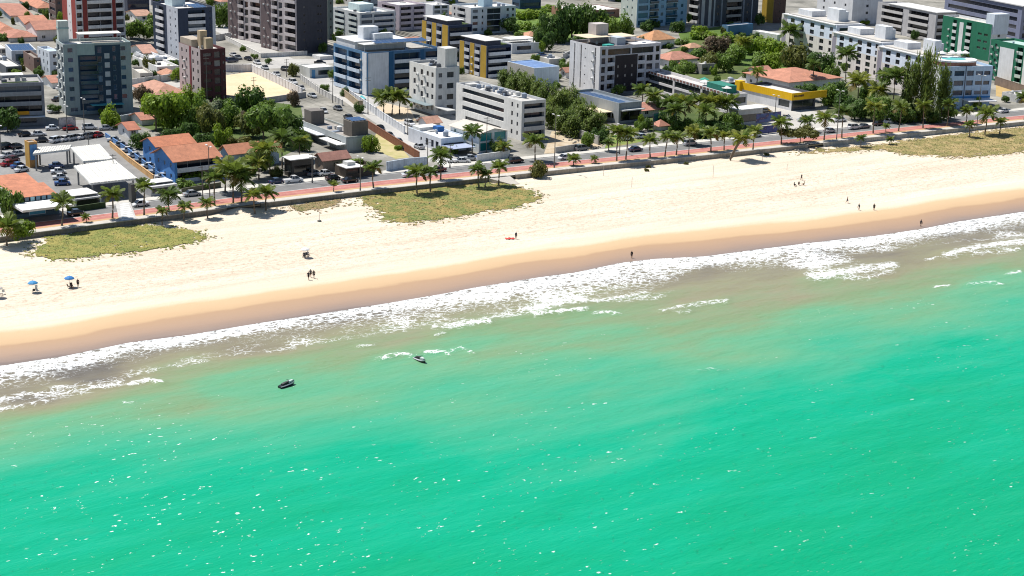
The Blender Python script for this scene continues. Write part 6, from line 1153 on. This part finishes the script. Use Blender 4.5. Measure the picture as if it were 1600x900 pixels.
for a in [(328,312,228,'street lamp before the blue house veranda with white head'),(317,311,258,'dark pole left of the white-headed lamp before the blue house',False),(488,285,238,'grey pole between the dark kiosk and tiled hut',False),(563,298,246,'dark lamp post by the seawall at the beach bar'),(668,262,216,'dark pole at the corner of the painted wall',False),(637,210,165,'tall pole at the white street wall',False),(866,262,180,'dark lamp post before the rubble lot with white twin heads'),(1211,178,150,'twin lamp post in the forecourt with white globe'),(1307,218,142,'tall lamp post beside the dark forecourt palm'),(1076,242,216,'short dark lamp among the promenade palms'),(1526,198,118,'tall lamp post before the seafront hotel'),(2,240,196,'lamp post at the left edge of the car park'),(140,252,210,'thin pole through the smaller canopy',False),(178,282,240,'thin pole through the large canopy',False),(132,205,155,'pale lamp post before the grey-green block'),(105,207,166,'dark lamp post left of the grey-green block corner'),(324,166,86,'tall white mast before the dark red block',False),(397,148,120,'small dark pole standing in the sand lot',False),(448,120,92,'dark pole at the street crossing',False),(520,160,122,'dark pole before the blue and white building',False),(575,178,120,'tall dark pole before the swimming pool',False),(968,240,195,'white twin-headed lamp at the villa drive'),(760,240,182,'thin pole before the white beach house',False),(1270,140,118,'white-headed lamp in the shade right of the yellow shop'),(1020,215,190,'dark pole beside the poster wall',False),(703,262,225,'thin pole at the zebra crossing',False)]:
    lamp(*a)
def board(x, y, xr, yt, label, colA, colB, name='billboard', cat='sign', legs=1.0):
    a, b2 = G(x, y), None; e = np.array([math.cos(R(A0)), math.sin(R(A0))]); lo, hi = .5, 60
    for _ in range(40):
        m = (lo+hi)/2
        if PXV((*(a[:2]+e*m), 3))[0] < xr: lo = m
        else: hi = m
    h = height(a, yt); o = thing(name, label, cat, tuple(a), R(A0)); q = MB(); q.box(0, 0, legs, lo, .15, h); q.build('panel', M((.12, .12, .13)), o)
    m, N, L, b = newmat('print'); nt = m.node_tree; n_ = noise(nt, mapv(nt, pos(nt), (.9, .9, 1.2)), .55, 3, .6)
    L.new(ramp(nt, n_, [(.35, colA), (.5, colB), (.62, tuple(c*.5 for c in colA)), (.75, (.45, .35, .35))]), b.inputs['Base Color']); b.inputs['Roughness'].default_value = .4
    q = MB(); q.box(.12, -.03, legs+.12, lo-.12, -.002, h-.12); q.build('print', m, o)
    for k in (.08, .5, .92):
        q = MB(); q.box(lo*k-.07, .02, 0, lo*k+.07, .14, legs); q.build('leg', M((.3, .3, .3)), o)
board(1180,205,1220,178,'purple and blue printed billboard beside the kiosk',(.10,.06,.22),(.05,.12,.30),legs=2.4)
board(1184,211,1219,198,'dark blue sign wall under the purple billboard',(.02,.04,.18),(.05,.06,.25),legs=.2)
board(1020,197,1056,177,'blue and green poster wall beside the villa driveway',(.03,.12,.28),(.02,.20,.16),legs=.2)
board(92,203,118,184,'white lettered gate board before the low grey block',(.25,.26,.28),(.5,.5,.5),legs=.2)

# ------------------------------------------------------------------ beach umbrellas, chairs, jet skis, odds and ends
def parasol(x, y, col, label):
    g = GS(x, y); o = thing('beach_umbrella', label, 'umbrella', tuple(g), rnd.uniform(0, 3), 'beach umbrellas'); q = MB(); q.tube([(0, 0, -.3), (0, 0, 2.25)], .025, 6); q.build('pole', M((.6, .6, .6)), o); q = MB(); n = 8
    for i in range(n):
        a, b2 = 2*math.pi*i/n, 2*math.pi*(i+1)/n
        pr = [(0, 2.30), (.45, 2.2), (.8, 2.02), (1.0, 1.84)]
        for (r0, z0), (r1, z1) in zip(pr, pr[1:]): q.quad((r0*math.cos(a), r0*math.sin(a), z0), (r1*math.cos(a), r1*math.sin(a), z1), (r1*math.cos(b2), r1*math.sin(b2), z1), (r0*math.cos(b2), r0*math.sin(b2), z0))
        q.quad((math.cos(a), math.sin(a), 1.84), (math.cos(b2), math.sin(b2), 1.84), (.98*math.cos(b2), .98*math.sin(b2), 1.72), (.98*math.cos(a), .98*math.sin(a), 1.72))
    q.build('canopy', M(col, .7, .1), o); q = MB(); q.tube([(0, 0, 2.3), (0, 0, 2.42)], [.05, .01], 6); q.build('finial', M(col), o)
def chair(x, y, ang, col, label):
    g = GS(x, y); o = thing('beach_chair', label, 'chair', tuple(g), R(ang), 'beach chairs'); m = M(col, .7, .1)
    q = MB(); q.box(-.25, -.25, .34, .25, .25, .38); q.build('seat', m, o); q = MB(); q.quad((-.25, .22, .38), (.25, .22, .38), (.25, .42, .9), (-.25, .42, .9)); q.quad((.25, .25, .38), (-.25, .25, .38), (-.25, .45, .9), (.25, .45, .9)); q.build('backrest', m, o)
    for sx in (-1, 1):
        for sy in (-1, 1): q = MB(); q.tube([(sx*.24, sy*.24, -.03), (sx*.22, sy*.2, .36)], .02, 5); q.build('leg', m, o)
for a in [(52,456,(.05,.26,.52),'sky-blue beach umbrella with pale chairs, left of the two blue ones'),(109,448.5,(.03,.18,.46),'bright blue beach umbrella beside a standing bather'),(477,402.5,(.78,.78,.76),'white beach umbrella above the three walkers'),(-3,464.5,(.6,.55,.5),'beach umbrella cut off by the left edge')]: parasol(*a)
for a in [(57,453,20,(.72,.7,.6),'pale beach chair right of the sky-blue umbrella, farther'),(59,456.5,60,(.6,.58,.5),'pale beach chair right of the sky-blue umbrella, nearer'),(53,457,200,(.05,.05,.05),'dark beach chair under the sky-blue umbrella'),(112,449,30,(.06,.04,.035),'dark beach chair under the bright blue umbrella'),(108,450,140,(.08,.05,.04),'second dark chair in the shade of the bright blue umbrella'),(6,460,30,(.7,.68,.6),'pale chair at the left edge umbrella'),(2,462,100,(.06,.05,.05),'dark chair at the left edge umbrella'),(480,401,40,(.10,.10,.1),'dark chair beside the white umbrella'),(475,403,-40,(.08,.08,.08),'dark chair under the white umbrella')]: chair(*a)
# red cloth
g = GS(797, 373); q = MB(); n, k = 14, 8; rr = random.Random(3)
V = [[(-1.1+2.2*i/n+rr.uniform(-.05, .05), -.6+1.2*j/k+.18*math.sin(i*1.1), .05+.16*rr.random()*math.sin(math.pi*i/n)) for j in range(k+1)] for i in range(n+1)]
for i in range(n):
    for j in range(k): q.quad(V[i][j], V[i+1][j], V[i+1][j+1], V[i][j+1])
tag(q.build('beach_cloth', M((.62, .06, .05), .8, .2), None, tuple(g), .3), 'crumpled red cloth on the sand beside a standing person', 'cloth')
def pole(x, y, yt, label, base=False):
    g = GS(x, y); h = (y-yt)/ppm(x, y); o = thing('beach_pole', label, 'pole', tuple(g), 0, 'volleyball and marker poles'); q = MB(); q.tube([(0, 0, -.3), (0, 0, h)], .05, 6); q.build('post', M((.45, .42, .38)), o)
    if base: q = MB(); q.tube([(0, 0, -.05), (0, 0, .28), (0, 0, .35)], [.5, .45, .2], 10); q.build('base', M((.12, .12, .11)), o)
pole(499,346,331,'lone marker pole with dark base on the sand below the small brown grass', True)
for a in [(987,293,276,'thin pole on the bare sand below the tall stone seawall'),(1114,277,258,'thin pole on the sand left of the leaning palm shadow'),(1191,253,241,'thin pole on the sand right of the leaning palm'),(1229.5,266,256,'thin pole on the sand above the sitting group'),(943,275,258,'white post against the stone seawall')]: pole(*a)
def jetski(x, y, ang, label):
    g = G(x, y, ZW); o = thing('jet_ski', label, 'jet ski', (g[0], g[1], ZW+.02), R(ang), 'jet skis'); st = [(-1.6, .44, .30, .30), (-1.2, .54, .36, .34), (-.4, .56, .40, .38), (.4, .54, .46, .44), (1.0, .42, .56, .46), (1.45, .2, .66, .56), (1.65, .04, .70, .66)]; q = MB(); rg = []
    for xx, w, zt, zg in st:
        k = len(q.v); q.v += [(xx, 0, -.32+max(0, xx-.6)*.32), (xx, -w*.8, -.05+max(0, xx-.8)*.3), (xx, -w, zg*.7), (xx, -w*.82, zt), (xx, w*.82, zt), (xx, w, zg*.7), (xx, w*.8, -.05+max(0, xx-.8)*.3)]; rg.append(k)
    for a, b2 in zip(rg, rg[1:]):
        for j in range(7): q.f.append((a+j, b2+j, b2+(j+1) % 7, a+(j+1) % 7)); q.m.append(1 if j in (0, 1, 3, 5, 6) else 0)
    q.f.append(tuple(rg[0]+j for j in range(7))); q.m.append(1)
    q.build('hull', [MPLAIN((.5, .5, .52), .25, 0, .5, .6), MPLAIN((.015, .015, .018), .3)], o)
    q = MB(); P = [(-1.05, .24, .60), (-.5, .24, .72), (0, .2, .76), (.35, .14, .84)]; rg = []
    for xx, w, zt in P: k = len(q.v); q.v += [(xx, -w*1.15, .36), (xx, -w, zt), (xx, w, zt), (xx, w*1.15, .36)]; rg.append(k)
    for a, b2 in zip(rg, rg[1:]):
        for j in range(3): q.f.append((a+j, b2+j, b2+j+1, a+j+1)); q.m.append(0)
    for k in (rg[0], rg[-1]): q.f.append((k, k+1, k+2, k+3)); q.m.append(0)
    q.build('seat', MPLAIN((.02, .02, .022), .6), o)
    q = MB(); q.prism([(.3, -.22), (1.15, -.16), (1.3, 0), (1.15, .16), (.3, .22)], .46, .82); q.build('hood', MPLAIN((.70, .70, .70), .25, 0, .5, .6), o)
    q = MB(); q.tube([(.38, 0, .8), (.30, 0, 1.0)], .05, 6); q.tube([(.26, -.42, 1.02), (.30, 0, 1.02), (.26, .42, 1.02)], .028, 6); q.build('handlebar', MPLAIN((.02, .02, .02), .5), o)
jetski(448,603,48,'white and black jet ski on the left, alone on calm green water'); jetski(656,564,-52,'white and black jet ski on the right between small breaking crests')
# rocks at the almond tree and rubble in the lot
def rock_mesh(k):
    rr = random.Random(k); q = MB(); pts = []
    for i in range(5):
        for j in range(8):
            th, ph = math.pi*(i+.5)/5, 2*math.pi*j/8; r = rr.uniform(.7, 1.1); q.v.append((r*math.sin(th)*math.cos(ph), r*math.sin(th)*math.sin(ph)*.8, r*math.cos(th)*.6))
    for i in range(4):
        for j in range(8): q.f.append((i*8+j, (i+1)*8+j, (i+1)*8+(j+1) % 8, i*8+(j+1) % 8)); q.m.append(0)
    q.f.append(tuple(range(8))); q.f.append(tuple(range(39, 31, -1))); q.m += [0, 0]; return q.mesh('rock', [M((.35, .32, .28), .9, .4, 1.5)])
for i in range(16):
    x, y = 1236+rnd.uniform(0, 34), 234+rnd.uniform(0, 6); g = GS(x, y); s = rnd.uniform(.25, .6)
    o = put('rock', cached(('rock', i % 3), lambda: rock_mesh(i % 3)), None, (g[0], g[1], g[2]+s*.2), rnd.uniform(0, 6), s); tag(o, 'grey boulder in the heap under the beach almond tree', 'rock', 'boulders under the almond tree')
for i in range(40):
    t, u_ = rnd.random(), rnd.random(); g = G(866+t*62+u_*12, 206+t*26-u_*4+rnd.uniform(0, 8)); s = rnd.uniform(.2, .55)
    o = put('rubble_stone', cached(('rock', i % 3), lambda: rock_mesh(i % 3)), None, (g[0], g[1], s*.2), rnd.uniform(0, 6), s); tag(o, 'pale rubble stone in the lot beside the casuarinas', 'stone', 'rubble stones in the lot')

# ------------------------------------------------------------------ people
def figure(pose):
    """joints -> skinned body; returns body, shirt, shorts, hair meshes"""
    J, E = {}, []
    def add(n, p, r, parent=None):
        J[n] = (Vector(p), r)
        if parent: E.append((parent, n))
    if pose == 'sit': hip = Vector((0, 0, .32))
    else: hip = Vector((0, 0, .93))
    add('pelvis', hip, .135); lean = Vector((.05, 0, 0)) if pose != 'sit' else Vector((-.08, 0, 0))
    add('waist', hip+Vector((0, 0, .16))+lean*.3, .115, 'pelvis'); add('chest', hip+Vector((0, 0, .38))+lean*.7, .145, 'waist'); add('neck', hip+Vector((0, 0, .55))+lean, .06, 'chest')
    add('chin', hip+Vector((.03, 0, .63))+lean, .075, 'neck'); add('head', hip+Vector((.02, 0, .73))+lean, .10, 'chin'); add('crown', hip+Vector((0, 0, .80))+lean, .07, 'head'); add('nose', hip+Vector((.125, 0, .69))+lean, .02, 'head')
    for s, n in ((1, 'l'), (-1, 'r')):
        st = {'walk': .28*s, 'stand': .04*s, 'sit': 0}[pose]; sh = J['chest'][0]+Vector((0, s*.19, .09)); add('sh'+n, sh, .062, 'chest')
        if pose == 'sit': el, wr = sh+Vector((.12, s*.06, -.24)), sh+Vector((.34, s*.0, -.30))
        else: el, wr = sh+Vector((-st*.5, s*.05, -.29)), sh+Vector((-st*.5+.1, s*.04, -.54))
        add('el'+n, el, .045, 'sh'+n); add('wr'+n, wr, .032, 'el'+n); d = (wr-el).normalized(); add('palm'+n, wr+d*.08, .034, 'wr'+n)
        for k in range(4):
            o = Vector((0, 0, 0))+d.cross(Vector((0, 1, 0)))*(k-1.5)*.024; l = (.075, .09, .085, .065)[k]
            add('f%d%s' % (k, n), wr+d*.125+o, .009, 'palm'+n); add('g%d%s' % (k, n), wr+d*(.125+l)+o*1.2+Vector((0, -s*.015, 0)), .008, 'f%d%s' % (k, n))
        th = d.cross(Vector((0, 1, 0)))*-.05; add('t'+n, wr+d*.06+th, .010, 'palm'+n); add('u'+n, wr+d*.11+th*1.35, .008, 't'+n)
        hp = hip+Vector((0, s*.095, -.06)); add('hip'+n, hp, .098, 'pelvis')
        if pose == 'sit': kn, an = hp+Vector((.38, s*.08, .18)), hp+Vector((.62, s*.06, -.18))
        else: kn, an = hp+Vector((st*.55+.03, 0, -.41)), hp+Vector((st*1.05-.05, 0, -.80))
        add('kn'+n, kn, .062, 'hip'+n); add('ca'+n, kn*.6+an*.4+Vector((-.03, 0, 0)), .056, 'kn'+n); add('an'+n, an, .038, 'ca'+n); add('to'+n, an+Vector((.17, s*.02, -.045)), .034, 'an'+n)
    names = list(J); me = bpy.data.meshes.new('person_base'); me.from_pydata([tuple(J[n][0]) for n in names], [(names.index(a), names.index(b)) for a, b in E], [])
    o = bpy.data.objects.new('person_base', me); COL.objects.link(o); sk = o.modifiers.new('skin', 'SKIN')
    for i, n in enumerate(names):
        v = me.skin_vertices[0].data[i]; v.radius = (J[n][1],)*2; v.use_root = (i == 0)
    ss = o.modifiers.new('sub', 'SUBSURF'); ss.levels = 1; ss.render_levels = 1
    dg = bpy.context.evaluated_depsgraph_get(); bm = bpy.data.meshes.new_from_object(o.evaluated_get(dg)); bpy.data.objects.remove(o); bm.name = 'person'
    def shell(name, test, off):
        vn = [v.co+v.normal*off for v in bm.vertices]; q = MB()
        for f in bm.polygons:
            c = f.center
            if test(c): q.poly([vn[i] for i in f.vertices])
        return q.mesh(name, [M((.3, .3, .3))])
    h = hip.z
    return bm, shell('shirt', lambda c: h+.08 < c.z < h+.55 and abs(c.y) < .27 and c.x < .28, .018), shell('shorts', (lambda c: h-.34 < c.z < h+.1 and abs(c.y) < .22) if pose != 'sit' else (lambda c: c.z < h+.12 and c.x < .25), .02), shell('hair', lambda c: c.z > h+.70 and c.x < .09+J['head'][0].x*.5 or (c.z > h+.62 and c.x < -.02+J['head'][0].x-.02 and abs(c.y) < .1), .022)
FIG = {}
SKIN = [(.30, .15, .09), (.20, .10, .06), (.40, .22, .14), (.12, .06, .04)]
def person(x, y, pose, ang, shirt, shorts, skin, label, hair=(.015, .012, .01)):
    if pose not in FIG: FIG[pose] = figure(pose)
    g = GS(x, y); bm, sh, so, ha = FIG[pose]; zl = min(v.co.z for v in bm.vertices)
    def cp(me, m): c = me.copy(); c.materials.clear(); c.materials.append(m); return c
    b = put('person', cp(bm, MPLAIN(SKIN[skin], .6)), None, (g[0], g[1], g[2]-zl+.01), R(ang)); b.data.polygons.foreach_set('use_smooth', [True]*len(b.data.polygons)); tag(b, label, 'person', 'people on the beach')
    if shirt: put('shirt', cp(sh, M(shirt, .9, .1)), b)
    put('shorts', cp(so, M(shorts, .9, .1)), b); put('hair', cp(ha, M(hair, .8, .1)), b)
K = (.02, .02, .022)
for a in [(482,437,'walk',-100,(.03,.03,.04),K,1,'person in dark clothes, leftmost of three walking below the white umbrella'),(485.5,433,'walk',-100,(.10,.10,.11),(.06,.05,.05),0,'person in grey top, middle of three walking below the white umbrella'),(490.5,434.5,'walk',-100,K,(.05,.04,.05),3,'person in black, rightmost of three walking below the white umbrella'),
 (806,373.5,'stand',-60,(.05,.06,.08),K,1,'person in dark clothes standing beside the red cloth'),(987,403.5,'stand',-120,K,(.03,.03,.04),1,'lone dark-clad person standing at the edge of the wet sand in mid-beach'),(1438.5,354,'walk',35,(.04,.04,.05),K,3,'dark-clad person running along the wet sand at the right'),
 (1323.5,317.5,'walk',-30,None,(.03,.05,.12),0,'shirtless person in dark trunks, leftmost of the three bathers at the right'),(1342,328.5,'walk',200,(.08,.09,.10),K,1,'person in grey shirt, middle of the three bathers at the right'),(1365.5,328.5,'stand',-100,K,(.04,.04,.04),0,'person in black, rightmost of the three bathers at the right'),
 (1252,282,'walk',-60,(.05,.05,.06),(.20,.15,.12),1,'person bending over the group resting on the upper right sand'),(1241,291,'sit',20,(.06,.06,.07),K,3,'person in dark top sitting apart, left of the resting group'),(1248,289.5,'sit',80,(.16,.14,.12),(.2,.1,.08),0,'person in brown sitting in the middle of the resting group'),(1256,290,'sit',170,(.30,.22,.14),(.06,.06,.06),2,'person in tan sitting at the right of the resting group'),
 (122,448.5,'stand',-70,(.07,.03,.03),K,1,'person in dark red standing right of the bright blue umbrella'),(112,451,'sit',-40,(.05,.03,.03),K,1,'person in dark clothes sitting under the bright blue umbrella'),(475,401,'sit',-90,(.10,.10,.12),K,3,'person in grey sitting under the white umbrella'),(481,399.5,'sit',-60,(.5,.5,.5),K,1,'person in white sitting right of the white umbrella pole')]:
    person(*a)
# small leafy sprigs and drift at the seawall foot
for i,(x,y) in enumerate([(1012,262),(1072,257),(1198,243),(1010,267)]):
    tree(x,y,4.5,6,['yellow-green sprig at the foot of the stone seawall, leftmost','yellow-green sprig at the seawall left of the leaning palm','yellow-green sprig at the seawall right of the leaning palm','dry sprig just below the leftmost one at the stone seawall'][i],'y','low','shrub','shrub','sprigs at the seawall',sand=True)
